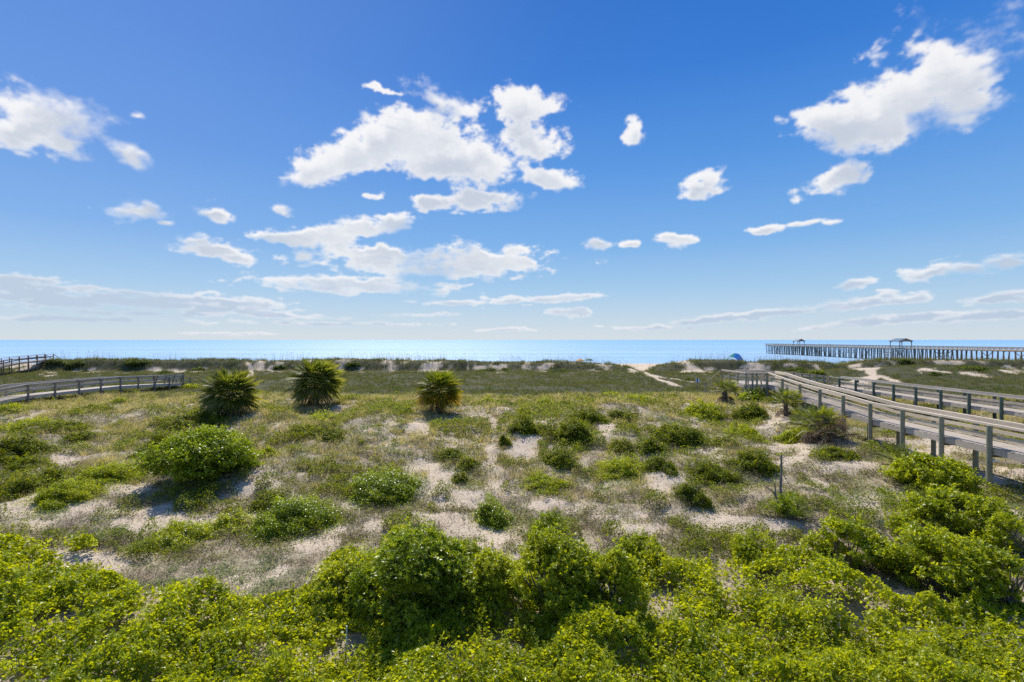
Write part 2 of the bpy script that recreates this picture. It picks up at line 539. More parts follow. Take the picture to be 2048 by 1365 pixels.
M['old'] = woodmat('old_grey_wood', (.48, .41, .33), (.68, .60, .49), (.34, .29, .23), (4, .6, 4))
M['oldcap'] = woodmat('old_grey_cap', (.42, .38, .33), (.60, .55, .47), (.32, .28, .24), (4, .6, 4))
M['olddark'] = woodmat('old_dark_post', (.21, .18, .145), (.36, .31, .26), (.15, .125, .10), (4, 4, .6))
M['brownrail'] = woodmat('brown_rail', (.24, .16, .11), (.38, .28, .20), (.18, .12, .08), (4, .6, 4))
M['pile'] = woodmat('pier_pile', (.10, .088, .075), (.21, .185, .16), (.13, .13, .10), (2, 2, .4))
M['pierwood'] = woodmat('pier_wood', (.36, .29, .22), (.58, .50, .40), (.25, .20, .15), (1, .5, 1))
M['roof'] = plain('metal_roof', (.07, .13, .19), .5, .1, 0)
M['white'] = plain('white_board', (.75, .76, .76), .5, .05)
M['blue'] = plain('blue_board', (.06, .16, .40), .5, .1)


def groundmat():
    m, t, out = newmat('dune_sand')
    geo = t.n('ShaderNodeNewGeometry'); P = geo.outputs['Position']
    cov = t.n('ShaderNodeAttribute', attribute_name='cover').outputs['Fac']
    sw = t.n('ShaderNodeAttribute', attribute_name='swale').outputs['Fac']
    n1 = t.noise(P, .8, 6, .65); n2 = t.noise(P, 4.5, 5, .7); n3 = t.noise(P, 11, 5, .75)
    sand = t.mixc(n1, (.50, .405, .285), (.65, .545, .41))
    sand = t.mixc(t.sstep(n3, .48, .66, 0, .7), sand, (.33, .26, .20))
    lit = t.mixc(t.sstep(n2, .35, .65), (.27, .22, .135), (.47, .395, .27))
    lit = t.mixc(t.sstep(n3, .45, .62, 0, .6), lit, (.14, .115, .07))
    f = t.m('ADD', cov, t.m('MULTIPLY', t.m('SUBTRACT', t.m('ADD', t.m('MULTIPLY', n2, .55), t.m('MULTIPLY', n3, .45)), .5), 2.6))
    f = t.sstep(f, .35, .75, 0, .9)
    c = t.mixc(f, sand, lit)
    sg = t.mixc(n2, (.045, .05, .025), (.12, .115, .065))
    c = t.mixc(sw, c, sg)
    p = t.n('ShaderNodeBsdfPrincipled'); t.put(p.inputs['Base Color'], c)
    p.inputs['Roughness'].default_value = .95; p.inputs['Specular IOR Level'].default_value = .1
    bp = t.n('ShaderNodeBump'); bp.inputs['Strength'].default_value = .9; bp.inputs['Distance'].default_value = .08
    hh = t.m('ADD', t.m('MULTIPLY', n3, .45), n2)
    t.put(bp.inputs['Height'], hh); t.put(p.inputs['Normal'], bp.outputs[0])
    t.put(out.inputs[0], p.outputs[0])
    return m


def seamat():
    m, t, out = newmat('sea_water')
    geo = t.n('ShaderNodeNewGeometry'); P = geo.outputs['Position']
    sp = t.n('ShaderNodeSeparateXYZ'); t.put(sp.inputs[0], P)
    y = sp.outputs[1]
    st = t.noise(t.vm('MULTIPLY', P, (.0016, .012, 0)), 1.0, 5, .6)
    far = t.sstep(t.m('LOGARITHM', y, 10.0), 2.5, 3.7)
    c = t.mixc(far, (.33, .50, .66), (.23, .43, .63))
    c = t.mixc(t.sstep(st, .42, .62, 0, .45), c, (.17, .36, .54))
    # surf lines near the shore
    w = t.noise(t.vm('MULTIPLY', P, (.012, .11, 0)), 1.0, 4, .6)
    nr = t.m('SUBTRACT', 1.0, t.sstep(y, 235.0, 300.0))
    foam = t.m('MULTIPLY', t.sstep(w, .57, .64), nr)
    c = t.mixc(t.m('MULTIPLY', foam, .7), c, (.75, .78, .80))
    p = t.n('ShaderNodeBsdfPrincipled'); t.put(p.inputs['Base Color'], c)
    t.put(p.inputs['Roughness'], t.m('ADD', .38, t.m('MULTIPLY', foam, .4)))
    p.inputs['IOR'].default_value = 1.33; p.inputs['Specular IOR Level'].default_value = .20
    h1 = t.noise(t.vm('MULTIPLY', P, (.25, .5, 0)), 1.0, 5, .65)
    h2 = t.noise(t.vm('MULTIPLY', P, (.03, .09, 0)), 1.0, 4, .6)
    bp = t.n('ShaderNodeBump'); bp.inputs['Strength'].default_value = 1.0; bp.inputs['Distance'].default_value = 1.0
    t.put(bp.inputs['Height'], t.m('ADD', t.m('MULTIPLY', h1, .45), t.m('MULTIPLY', h2, 1.6)))
    t.put(p.inputs['Normal'], bp.outputs[0])
    t.put(out.inputs[0], p.outputs[0])
    return m


M['ground'] = groundmat()
M['sea'] = seamat()

# ------------------------------------------------------------------ what grows where
SAND = [(60, 1010, 110, 38), (190, 1020, 90, 26), (235, 975, 55, 22), (130, 918, 34, 15), (375, 888, 45, 12), (440, 870, 40, 14), (590, 890, 30, 16), (345, 1045, 90, 26),
        (175, 1125, 85, 18), (625, 1085, 45, 18), (670, 1062, 30, 12), (505, 1040, 22, 16), (960, 830, 22, 9), (985, 860, 11, 22), (982, 905, 14, 40), (1050, 900, 34, 30),
        (835, 858, 22, 14), (742, 893, 12, 9), (850, 950, 60, 26), (905, 1000, 55, 24), (1015, 985, 30, 20), (990, 960, 18, 25), (955, 1070, 60, 26), (880, 1035, 60, 14),
        (1165, 935, 24, 12), (1215, 858, 24, 14), (1330, 960, 34, 22), (1415, 840, 45, 22), (1450, 825, 40, 14), (1548, 830, 28, 26), (1400, 900, 60, 12), (1600, 895, 70, 12),
        (1730, 935, 70, 14), (1735, 1010, 45, 22), (1440, 1048, 75, 20), (1320, 965, 26, 14), (2034, 1032, 20, 9), (1640, 1135, 55, 10), (1690, 1160, 45, 8), (25, 1290, 14, 9),
        (1240, 1302, 14, 16), (760, 1050, 30, 12), (700, 1010, 24, 10), (585, 1050, 20, 14), (1610, 1100, 30, 12), (1560, 1052, 40, 10), (60, 940, 25, 10), (1090, 1010, 30, 10),
        (1200, 1030, 40, 10), (1280, 1060, 60, 10), (1500, 895, 24, 8), (1940, 960, 60, 24), (1860, 900, 80, 30)]
SHADED_SAND = [(180, 742, 40, 5), (95, 748, 20, 5), (300, 738, 30, 6), (350, 741, 20, 6), (720, 738, 14, 8), (860, 732, 26, 8), (960, 735, 30, 8), (1000, 738, 20, 10), (1090, 735, 34, 9), (1190, 736, 20, 8), (1270, 742, 16, 6),
               (1405, 742, 30, 8), (1520, 735, 40, 10), (1590, 728, 34, 5), (1730, 735, 34, 9), (1880, 742, 45, 8), (1930, 748, 30, 6), (2030, 738, 34, 10), (1960, 752, 36, 5), (640, 730, 12, 6), (560, 728, 10, 8)]
PATHS = [[(1283, 738), (1293, 748), (1318, 760), (1338, 766), (1358, 773)], [(1300, 750), (1340, 757), (1385, 764)], [(497, 726), (500, 738), (504, 748), (496, 757)],
         [(1712, 733), (1738, 742), (1746, 750), (1724, 762), (1704, 776)], [(1746, 750), (1775, 757), (1806, 767)]]
PW = [.50, .3, .35, 1.0, .5]
PATHS_W = [[at(*p)[:2] for p in P_] for P_ in PATHS]


def path_d(x, y):
    best = np.full(np.shape(x), 9.0)
    for P_, w in zip(PATHS_W, PW):
        for (x0, y0), (x1, y1) in zip(P_[:-1], P_[1:]):
            dx, dy = x1 - x0, y1 - y0
            t = np.clip(((x - x0) * dx + (y - y0) * dy) / (dx * dx + dy * dy + 1e-9), 0, 1)
            best = np.minimum(best, np.hypot(x - x0 - t * dx, (y - y0 - t * dy)) / w)
    return best


def sandiness(x, y, z=None):
    """0 overgrown .. 1 bare sand, a property of the ground itself"""
    z = H(x, y) if z is None else z
    ok = y > 7
    yy = np.where(ok, y, 7)
    px, py = proj(x, yy, z)
    e = np.zeros(np.shape(x))
    for cx, cy, rx, ry in SAND + SHADED_SAND:
        d = ((px - cx) / rx / .86) ** 2 + ((py - cy) / ry / .86) ** 2
        e = np.maximum(e, 1.12 - .42 * d - .32 * (cy < 760))
    nz = fbm(x, y, 1.6, 4, 40)
    n2 = fbm(x, y, .55, 3, 47)
    e = e + ((nz - .5) * 2.9 + (n2 - .5) * .9 - .12) * np.clip(e * 3 + .35 * (y < 50), 0, 1)
    gen = ((fbm(x, y, 2.4, 5, 55) - .56) * 2.6 + (n2 - .5) * 2.4) * (1 - ss(y, 46, 54))
    slope = (fbm(x, y * .55, 3.2, 5, 77) - .53) * 3.6 * ss(y, 96, 99)
    e = np.maximum(np.maximum(e, gen), slope)
    e = np.maximum(e, 1.5 - path_d(x, y) * .9 + (nz - .5) * 2.2)
    e = np.where(y > 109, 1, e)
    return np.clip(e, 0, 1) * ok


VX = [0, 80, 180, 250, 330, 430, 520, 600, 700, 780, 860, 930, 1000, 1100, 1200, 1300, 1380, 1500, 1560, 1620, 1700, 1800, 1900, 2048]
VY = [1058, 1062, 1072, 1140, 1165, 1165, 1170, 1140, 1105, 1090, 1105, 1125, 1118, 1095, 1092, 1105, 1112, 1095, 1115, 1135, 1160, 1185, 1195, 1185]


def vineness(x, y, z=None):
    z = H(x, y) if z is None else z
    yy = np.maximum(y, 6)
    px, py = proj(x, yy, z)
    e = (py - np.interp(px, VX, VY) - 18) / 30 + (fbm(x, y, 1.5, 4, 91) - .5) * 2.2
    e = np.minimum(e, (26 - y))
    for cx, cy, rx, ry in [(25, 1290, 14, 9), (1240, 1302, 13, 14), (170, 1125, 70, 14), (1640, 1140, 50, 9), (1690, 1162, 40, 7)]:
        e = np.where(((px - cx) / rx) ** 2 + ((py - cy) / ry) ** 2 < 1.3, -1, e)
    return np.clip(e, 0, 1)


# ------------------------------------------------------------------ ground and sea
def build_ground():
    ys = np.concatenate([np.linspace(-30, 6, 30), 6.2 * (262 / 6.2) ** np.linspace(0, 1, 620)])
    us = np.concatenate([np.linspace(-6, -1.35, 40), np.linspace(-1.34, 1.34, 760), np.linspace(1.35, 6, 40)])
    Y, U = np.meshgrid(ys, us, indexing='ij')
    X = U * np.maximum(Y, 6.0)
    Z = H(X, Y)
    sa = sandiness(X, Y, Z)
    cov = np.clip(1 - sa, 0, 1)
    sw = ss(Y, 50, 56) * (1 - ss(sa, .25, .6)) * (1 - ss(Y, 108, 111))
    nr, nc = Y.shape
    i = np.arange(nr * nc).reshape(nr, nc)
    Fc = np.stack([i[:-1, :-1], i[:-1, 1:], i[1:, 1:], i[1:, :-1]], -1).reshape(-1, 4)
    o = mesh_np('ground', np.stack([X, Y, Z], -1).reshape(-1, 3), [Fc], M['ground'], smooth=True, attr={'cover': cov.ravel(), 'swale': sw.ravel()})
    tag(o, kind='structure')
    ys = np.concatenate([[226], 232 * (55000 / 232) ** np.linspace(0, 1, 90)])
    us = np.linspace(-1, 1, 61)
    Y, U = np.meshgrid(ys, us, indexing='ij')
    X = U * (Y * 2.2 + 900)
    nr, nc = Y.shape
    i = np.arange(nr * nc).reshape(nr, nc)
    Fc = np.stack([i[:-1, :-1], i[:-1, 1:], i[1:, 1:], i[1:, :-1]], -1).reshape(-1, 4)
    o = mesh_np('sea', np.stack([X, Y, X * 0], -1).reshape(-1, 3), [Fc], M['sea'], smooth=True)
    tag(o, kind='structure')


build_ground()


# ------------------------------------------------------------------ leaves and blades in bulk
def nrm(v):
    return v / (np.linalg.norm(v, axis=-1, keepdims=True) + 1e-9)


def rvec(n):
    return nrm(RNG.normal(size=(n, 3)))


def leaf_quads(P, N, size, wr=.5, fold=.25):
    """folded diamond leaves: P (n,3) bases, N normals, size (n,)"""
    n = len(P)
    A = nrm(np.cross(N, rvec(n)))
    B = np.cross(N, A)
    s = size[:, None]
    V = np.stack([P, P + A * s * .45 + B * s * wr * .5 + N * s * fold * wr, P + A * s, P + A * s * .45 - B * s * wr * .5 + N * s * fold * wr], 1)
    return V.reshape(-1, 3), np.arange(n * 4).reshape(n, 4)


def leaf_axis(P, A, N, size, wr=.36, fold=.2):
    n = len(P)
    B = nrm(np.cross(A, N)); N2 = np.cross(B, A)
    s = size[:, None]
    V = np.stack([P, P + A * s * .55 + B * s * wr * .5 + N2 * s * .06, P + A * s - N2 * s * fold * .4, P + A * s * .55 - B * s * wr * .5 + N2 * s * .06], 1)
    return V.reshape(-1, 3), np.arange(n * 4).reshape(n, 4)


def sprigs(P, AX, k, L, wr=.36, spread=(.5, 1.35)):
    """rosettes of k leaves round an axis"""
    n = len(P)
    P = np.repeat(P, k, 0); AX = np.repeat(AX, k, 0); L = np.repeat(L, k) * RNG.uniform(.7, 1.15, n * k)
    u = nrm(np.cross(AX, np.tile([[.3, .9, .2]], (n * k, 1)))); w = np.cross(AX, u)
    ph = np.tile(np.arange(k) * 2.399, n) + np.repeat(RNG.uniform(0, 6, n), k)
    th = RNG.uniform(*spread, n * k)
    rad = u * np.cos(ph)[:, None] + w * np.sin(ph)[:, None]
    A = AX * np.cos(th)[:, None] + rad * np.sin(th)[:, None]
    N = nrm(AX * np.sin(th)[:, None] - rad * np.cos(th)[:, None] + RNG.normal(size=(n * k, 3)) * .25)
    off = AX * (RNG.uniform(-.5, .3, n * k) * L)[:, None]
    return leaf_axis(P + off, A, N, L, wr)


def blades(P, hgt, wid, lean, segs=2, tone=None):
    """curved grass blades from P"""
    n = len(P)
    a = RNG.uniform(0, 6.283, n)
    d = np.stack([np.cos(a), np.sin(a), np.zeros(n)], 1)
    sdv = np.stack([-np.sin(a), np.cos(a), np.zeros(n)], 1)
    tw = RNG.uniform(-1, 1, n)[:, None]
    sdv = nrm(sdv + d * tw)
    vs = []
    for i in range(segs + 1):
        t = i / segs
        c = P + d * (hgt * lean * t * t)[:, None] + np.array([0, 0, 1]) * (hgt * (t - .35 * lean * t * t))[:, None]
        w = (wid * (1 - .85 * t))[:, None] / 2
        vs += [c - sdv * w, c + sdv * w]
    k = 2 * (segs + 1)
    V = np.stack(vs, 1).reshape(-1, 3)
    b = np.arange(n)[:, None] * k
    fs = [b + np.array([[2 * i, 2 * i + 1, 2 * i + 3, 2 * i + 2]]) for i in range(segs)]
    return V, np.concatenate(fs, 0)


def fan_points(n, y0, y1, k=1.12, pad=2.5):
    """random places of the dune field between two distances, even per square metre"""
    y = np.sqrt(RNG.uniform(y0 * y0, y1 * y1, n))
    x = RNG.uniform(-1, 1, n) * (y * k + pad)
    return x, y


def build_vines():
    n = 1500000
    y = RNG.uniform(8.2, 25, n); x = RNG.uniform(-1, 1, n) * (25 * 1.1 + 1)
    k = np.abs(x) < y * 1.1 + 1
    # nearer ground carries the full density, further out the leaves overlap more in the picture
    k &= RNG.uniform(size=n) < np.interp(y, [8, 15, 25], [1, .95, .7])
    x, y = x[k], y[k]
    z = H(x, y)
    v = vineness(x, y, z)
    k = v > RNG.uniform(.15, .95, len(x))
    x, y, z, v = x[k], y[k], z[k], v[k]
    bump = fbm(x, y, 1.7, 3, 5); b2 = fbm(x, y, .5, 2, 6)
    top = .06 + .58 * ss(bump, .34, .74) + .26 * b2 + .5 * np.clip(fbm(x, y, 3.6, 2, 15) - .42, 0, 1) ** 1.0
    top = top * np.clip(v * 1.2, .15, 1)
    # thin dark hollows
    hol = fbm(x, y, 1.3, 4, 14)
    k = RNG.uniform(size=len(x)) < np.clip((hol - .34) * 6, .05, 1)
    x, y, z, top, b2 = x[k], y[k], z[k], top[k], b2[k]
    m = len(x)
    dep = RNG.uniform(0, 1, m) ** 1.4 * .30
    P = np.stack([x, y, z + np.maximum(top - dep, .02)], 1)
    N = nrm(np.stack([RNG.normal(0, .75, m), RNG.normal(.15, .75, m), RNG.uniform(.2, 1.2, m)], 1))
    s = RNG.uniform(.020, .050, m) * np.interp(y, [8, 16, 25], [.95, 1.1, 1.3])
    # five-cornered rounded leaf, cupped
    A = nrm(np.cross(N, rvec(m))); B = np.cross(N, A)
    S = s[:, None]
    pts = [(-.75, 0, 0), (-.55, .8, .22), (.25, .95, .25), (1.15, 0, -.1), (.25, -.95, .25), (-.55, -.8, .22)]
    V = np.stack([P + A * S * a + B * S * b + N * S * c for a, b, c in pts], 1).reshape(-1, 3)
    i = np.arange(m)[:, None] * 6
    Fc = np.concatenate([i + np.array([[0, 3, 2, 1]]), i + np.array([[0, 5, 4, 3]])], 0)
    tag(mesh_np('vine_carpet', V, [Fc], M['vine']), 'bright yellow green wild grape vines carpeting the foreground', 'vines', kind='stuff')
    # upright leafy shoots and dead stalks give the carpet other kinds of plant
    kinds = fbm(P[:, 0], P[:, 1], 2.3, 3, 151)
    for nm, mt, lo, hi, num, lb in (('thicket_shoots', 'bushg', .54, 2, 1500, 'dark green upright shoots of shrubs growing through the vines'),
                                    ('thicket_shoots', 'bushy', -1, .46, 1300, 'long leaved yellow green shoots standing up out of the vines')):
        idx = np.where((kinds > lo) & (kinds < hi))[0]
        q = RNG.choice(idx, num)
        Q = P[q]; ax = nrm(np.stack([RNG.normal(0, .35, num), RNG.normal(0, .35, num), np.ones(num)], 1)); ln = RNG.uniform(.12, .5, num) ** 1.3
        S = np.concatenate([Q + ax * (ln * t)[:, None] for t in (.1, .35, .55, .75, .9, 1.0)]); AXX = np.tile(ax, (6, 1))
        V2, F2 = sprigs(S, AXX, 4, RNG.uniform(.06, .10, len(S)), .34, (.5, 1.3))
        tag(mesh_np(nm, V2, [F2], M[mt]), lb, 'shoots', kind='stuff')
    q = RNG.choice(len(P), 900); Q = P[q] + np.array([0, 0, -.05])
    V2, F2 = blades(Q, RNG.uniform(.25, .6, 900), np.full(900, .010), RNG.uniform(.1, .9, 900), 3)
    tag(mesh_np('dead_stalks', V2, [F2], M['dry']), 'thin dead grey stalks sticking up out of the vines', 'stalks', kind='stuff')
    # woody runners showing between the leaves
    mb = MB()
    for j in range(420):
        q = RNG.integers(0, m)
        p = P[q].copy(); a = RNG.uniform(0, 6.28); pts = []
        for t in range(5):
            zz = float(H(p[0], p[1])) + RNG.uniform(.1, .5)
            pts.append((p[0], p[1], zz)); a += RNG.normal(0, .5)
            p[0] += math.cos(a) * .22; p[1] += math.sin(a) * .22
        mb.tube(pts, [.007, .006, .006, .005, .003], 4)
    tag(mb.build('vine_runners', M['branch']), 'thin grey brown runners weaving through the grape vines', 'vine stems', kind='stuff')


def build_herbs():
    n = 850000
    y = 14 * (54 / 14) ** RNG.uniform(0, 1, n); x = RNG.uniform(-1, 1, n) * (y * 1.1 + 1.5)
    z = H(x, y)
    s_ = sandiness(x, y, z); v = vineness(x, y, z)
    pat = fbm(x, y, 1.3, 4, 61); fine = fbm(x, y, .35, 2, 62)
    dens = np.clip((pat - .34) * 4, 0, 1) * (1 - .93 * ss(s_, .2, 1.0)) * (1 - .9 * v)
    dens = np.clip(dens * np.clip((fine - .30) * 4, 0, 1) + .05 * (1 - s_), 0, 1)
    k = RNG.uniform(size=n) < dens
    x, y, z = x[k], y[k], z[k]
    m = len(x)
    hh = RNG.uniform(0, 1, m) ** 1.5 * (.05 + .20 * fbm(x, y, .9, 2, 63))
    P = np.stack([x, y, z + .01 + hh], 1)
    N = nrm(np.stack([RNG.normal(0, .6, m), RNG.normal(0, .6, m), RNG.uniform(.2, 1.2, m)], 1))
    s = RNG.uniform(.035, .085, m) * np.interp(y, [14, 25, 54], [.8, 1.2, 2.1])
    px, py = proj(x, y, z)
    sil = fbm(x, y, 3.0, 2, 64) + .22 * np.exp(-((px - 520) / 190) ** 2 - ((py - 1150) / 70) ** 2) + .06 * np.exp(-((py - 1020) / 60) ** 2)
    si = sil > .60
    for nm, k, mt, lb in (('ground_herbs', ~si, 'herb', 'low green and brown herbs scattered over the sandy dune'), ('silver_herbs', si, 'herbs', 'pale silver green creeping herbs in patches on the sand')):
        V, Fc = leaf_quads(P[k], N[k], s[k], .62)
        tag(mesh_np(nm, V, [Fc], M[mt]), lb, 'herbs', kind='stuff')


CLEAR = [(1660, 880, 90, 34), (1580, 840, 60, 22), (460, 838, 80, 16), (632, 815, 70, 12), (876, 832, 60, 16), (1800, 940, 60, 26), (1455, 795, 60, 14), (1940, 940, 110, 50), (1750, 960, 110, 40), (1785, 1165, 50, 60), (1655, 1140, 70, 34), (1800, 1060, 50, 30), (1980, 1030, 90, 22), (1850, 1235, 120, 26)]


def build_mat():
    """low green mats and ragged clumps between the bushes"""
    n = 1000000
    y = 16 * (58 / 16) ** RNG.uniform(0, 1, n); x = RNG.uniform(-1, 1, n) * (y * 1.1 + 1.5)
    z = H(x, y)
    s_ = sandiness(x, y, z); v = vineness(x, y, z)
    a = fbm(x, y, 3.4, 3, 141); b = fbm(x, y, 1.0, 4, 143)
    f = (a - .5) * 1.3 + (b - .5) * 1.8 - .105 - .6 * ss(s_, .3, .9)
    px, py = proj(x, y, z)
    f = f + .12 * ss(px, 1750, 1850) * ss(py, 1000, 1060) + .07 * np.exp(-((px - 1250) / 330) ** 2 - ((py - 930) / 90) ** 2) + .08 * np.exp(-((px - 450) / 300) ** 2 - ((py - 1110) / 60) ** 2) - .20 * ss(y, 42, 53) - .11 * np.exp(-((px - 240) / 260) ** 2 - ((py - 845) / 45) ** 2) - .07 * np.exp(-((px - 820) / 200) ** 2 - ((py - 880) / 50) ** 2)
    for cx, cy, rx, ry in CLEAR:
        f = f - .6 * (((px - cx) / rx) ** 2 + ((py - cy) / ry) ** 2 < 1)
    k = (RNG.uniform(size=n) < np.clip(f * 11, 0, 1)) & (v < .5)
    x, y, z, f = x[k], y[k], z[k], f[k]
    m = len(x)
    top = np.clip(f * 2.4, 0, .46) * (.45 + 1.0 * fbm(x, y, .45, 2, 145))
    P = np.stack([x, y, z + .02 + top * (1 - RNG.uniform(0, 1, m) ** 1.6 * .8)], 1)
    N = nrm(np.stack([RNG.normal(0, .6, m), RNG.normal(0, .6, m), RNG.uniform(.3, 1.2, m)], 1))
    s = RNG.uniform(.045, .090, m) * np.interp(y, [16, 30, 58], [.85, 1.35, 2.2])
    li = fbm(x, y, 5, 2, 147) + .10 * (y < 24) > .55
    for k, mt, lb in ((~li, 'mound', 'dark green creeping mats between the bushes on the dune'), (li, 'matl', 'lighter yellow green creeping mats between the bushes on the dune')):
        V, Fc = leaf_quads(P[k], N[k], s[k], .6)
        tag(mesh_np('creeping_cover', V, [Fc], M[mt]), lb, 'ground cover', kind='stuff')


def build_litter():
    n = 230000
    y = 13.5 * (54 / 13.5) ** RNG.uniform(0, 1, n); x = RNG.uniform(-1, 1, n) * (y * 1.1 + 1.5)
    z = H(x, y)
    s_ = sandiness(x, y, z); v = vineness(x, y, z)
    tuft = fbm(x, y, .8, 3, 71)
    dens = (np.clip((tuft - .5) * 6, 0, 1) * .9 + .12) * (1 - .75 * ss(s_, .3, 1)) * (1 - v)
    k = RNG.uniform(size=n) < dens
    x, y, z, tuft = x[k], y[k], z[k], tuft[k]
    m = len(x)
    P = np.stack([x, y, z + RNG.uniform(0, .12, m) * (tuft > .55)], 1)
    V, Fc = blades(P, RNG.uniform(.10, .40, m), RNG.uniform(.008, .016, m) * np.interp(y, [14, 54], [1, 2.8]), RNG.uniform(.6, 2.2, m))
    tag(mesh_np('dry_litter', V, [Fc], M['dry']), 'dry brown twigs and dead stalks lying over the sand', 'dry litter', kind='stuff')


def build_grass():
    # tussocks on the sunny dune
    x, y = fan_points(12000, 21, 57)
    z = H(x, y)
    s_ = sandiness(x, y, z); v = vineness(x, y, z)
    px, py = proj(x, y, z)
    pat = fbm(x, y, 3.2, 3, 33)
    bias = .10 * np.exp(-((px - 250) / 300) ** 2 - ((py - 850) / 50) ** 2) + .10 * np.exp(-((px - 820) / 260) ** 2 - ((py - 870) / 60) ** 2) + .16 * (py < 815) - .14 * (px > 1150) * (py > 880) - .1 * (px > 1560)
    dens = np.clip((pat + bias - .40) * 4.5, .03, 1) * (1 - ss(s_, .25, .9)) * (1 - v)
    k = RNG.uniform(size=len(x)) < dens
    x, y, z = x[k], y[k], z[k]
    c = len(x); nb = 34
    r = np.repeat(RNG.uniform(.12, .42, c), nb)
    a = RNG.uniform(0, 6.283, c * nb); q = np.sqrt(RNG.uniform(0, 1, c * nb)) * r
    X = np.repeat(x, nb) + np.cos(a) * q; Y = np.repeat(y, nb) + np.sin(a) * q
    P = np.stack([X, Y, H(X, Y)], 1)
    hh = np.repeat(RNG.uniform(.22, .66, c), nb) * RNG.uniform(.6, 1.2, c * nb)
    V, Fc = blades(P, hh, RNG.uniform(.008, .014, c * nb) * np.interp(Y, [20, 57], [1.1, 2.2]), RNG.uniform(.3, 1.5, c * nb))
    tag(mesh_np('dune_grass', V, [Fc], M['grass']), 'pale straw and green tussock grass over the sunny dune', 'grass', kind='stuff')
    # darker hollow behind and the slope of the first dune
    x, y = fan_points(30000, 50, 109.5, 1.1, 3)
    z = H(x, y)
    s_ = sandiness(x, y, z)
    pat = fbm(x, y, 5, 3, 35)
    dens = np.clip((pat - .2) * 4, .1, 1) * (1 - ss(s_, .25, .8))
    dens = np.where(y > 104, np.maximum(dens, .55 * (path_d(x, y) > 1.4)), dens)
    k = RNG.uniform(size=len(x)) < dens
    x, y, z = x[k], y[k], z[k]
    c = len(x); nb = 13
    r = np.repeat(RNG.uniform(.2, .6, c), nb)
    a = RNG.uniform(0, 6.283, c * nb); q = np.sqrt(RNG.uniform(0, 1, c * nb)) * r
    X = np.repeat(x, nb) + np.cos(a) * q; Y = np.repeat(y, nb) + np.sin(a) * q
    P = np.stack([X, Y, H(X, Y)], 1)
    hh = np.repeat(RNG.uniform(.22, .48, c), nb) * RNG.uniform(.6, 1.2, c * nb)
    hh = hh * np.where((Y > 103) & (fbm(X, Y * .3, 2.5, 2, 133) > .5), 1.9, 1.0)
    V, Fc = blades(P, hh, RNG.uniform(.025, .055, c * nb), RNG.uniform(.2, 1.0, c * nb))
    tag(mesh_np('hollow_grass', V, [Fc], M['swale']), 'dull olive grass filling the hollow and the seaward dune behind', 'grass', kind='stuff')
    # sea oats on the crest and scattered in the hollow
    n = 5200
    x = RNG.uniform(-118, 122, n); y = RNG.uniform(101, 109, n)
    cl = fbm(x, y * .2, 5, 3, 81)
    k = (RNG.uniform(size=n) < np.clip((cl - .40) * 6, .08, 1)) & (path_d(x, y) > 1.6) & (np.abs(x) < y * 1.08)
    x, y = x[k], y[k]
    x2, y2 = fan_points(500, 56, 100)
    x = np.concatenate([x, x2]); y = np.concatenate([y, y2])
    m = len(x)
    hgt = RNG.uniform(.8, 2.0, m) * np.where(y < 100, .7, 1)
    P = np.stack([x, y, H(x, y)], 1)
    V1, F1 = blades(P, hgt, np.full(m, .032), RNG.uniform(.02, .25, m), 3)
    tips = (V1.reshape(m, 8, 3)[:, 6] + V1.reshape(m, 8, 3)[:, 7]) / 2
    V2, F2 = leaf_axis(tips - np.array([0, 0, .05]), nrm(np.stack([RNG.normal(0, .6, m), RNG.normal(0, .3, m), RNG.uniform(-.3, 1, m)], 1)), rvec(m), RNG.uniform(.12, .26, m), .30)
    tag(mesh_np('sea_oats', np.concatenate([V1, V2]), [F1, F2 + len(V1)], M['oats']), 'tall thin sea oat stalks standing along the dune crest', 'sea oats', kind='stuff')


build_vines()
build_herbs()
build_mat()
build_litter()
build_grass()


# ------------------------------------------------------------------ shrubs
def lobes_for(w, d, h, n, low):
    """lobes (centre, radii) whose union is about w wide, d deep and h high"""
    L = []
    if low:
        for i in range(n * 3 + 3):
            a = i * 2.39996 + random.uniform(-.4, .4); q = math.sqrt((i + .3) / (n * 3 + 3))
            e = 1 - q * q * .75
            hh = h * e * random.uniform(.62, 1.08)
            rw = random.uniform(.13, .24) * (1.25 - .45 * q)
            L.append(((math.cos(a) * q * w * .40, math.sin(a) * q * d * .42, -.05 * h), (rw * w * random.uniform(.9, 1.4), rw * d * 1.2 + .1, hh)))
    else:
        m = int(n * 2.6)
        for i in range(m):
            t = (i + .5) / m
            a = i * 2.39996 + random.uniform(-.5, .5)
            el = t * 1.35 + random.uniform(-.15, .15)          # 0 side .. top
            cz = h * (.30 + .50 * math.sin(min(el, 1.5))) * random.uniform(.88, 1.08)
            q = math.cos(min(el, 1.5)) * random.uniform(.80, 1.1) * .36
            rr = random.uniform(.11, .19)
            L.append(((math.cos(a) * q * w, math.sin(a) * q * d, cz), (rr * w * 1.15, rr * d * 1.15 + .05, rr * h * .95)))
            if i % 3 == 0:
                L.append(((math.cos(a) * q * w * 1.05, math.sin(a) * q * d, h * random.uniform(.12, .32)), (rr * w, rr * d, rr * h * .8)))
        L.append(((0, 0, h * .45), (w * .22, d * .22, h * .30)))
    return L


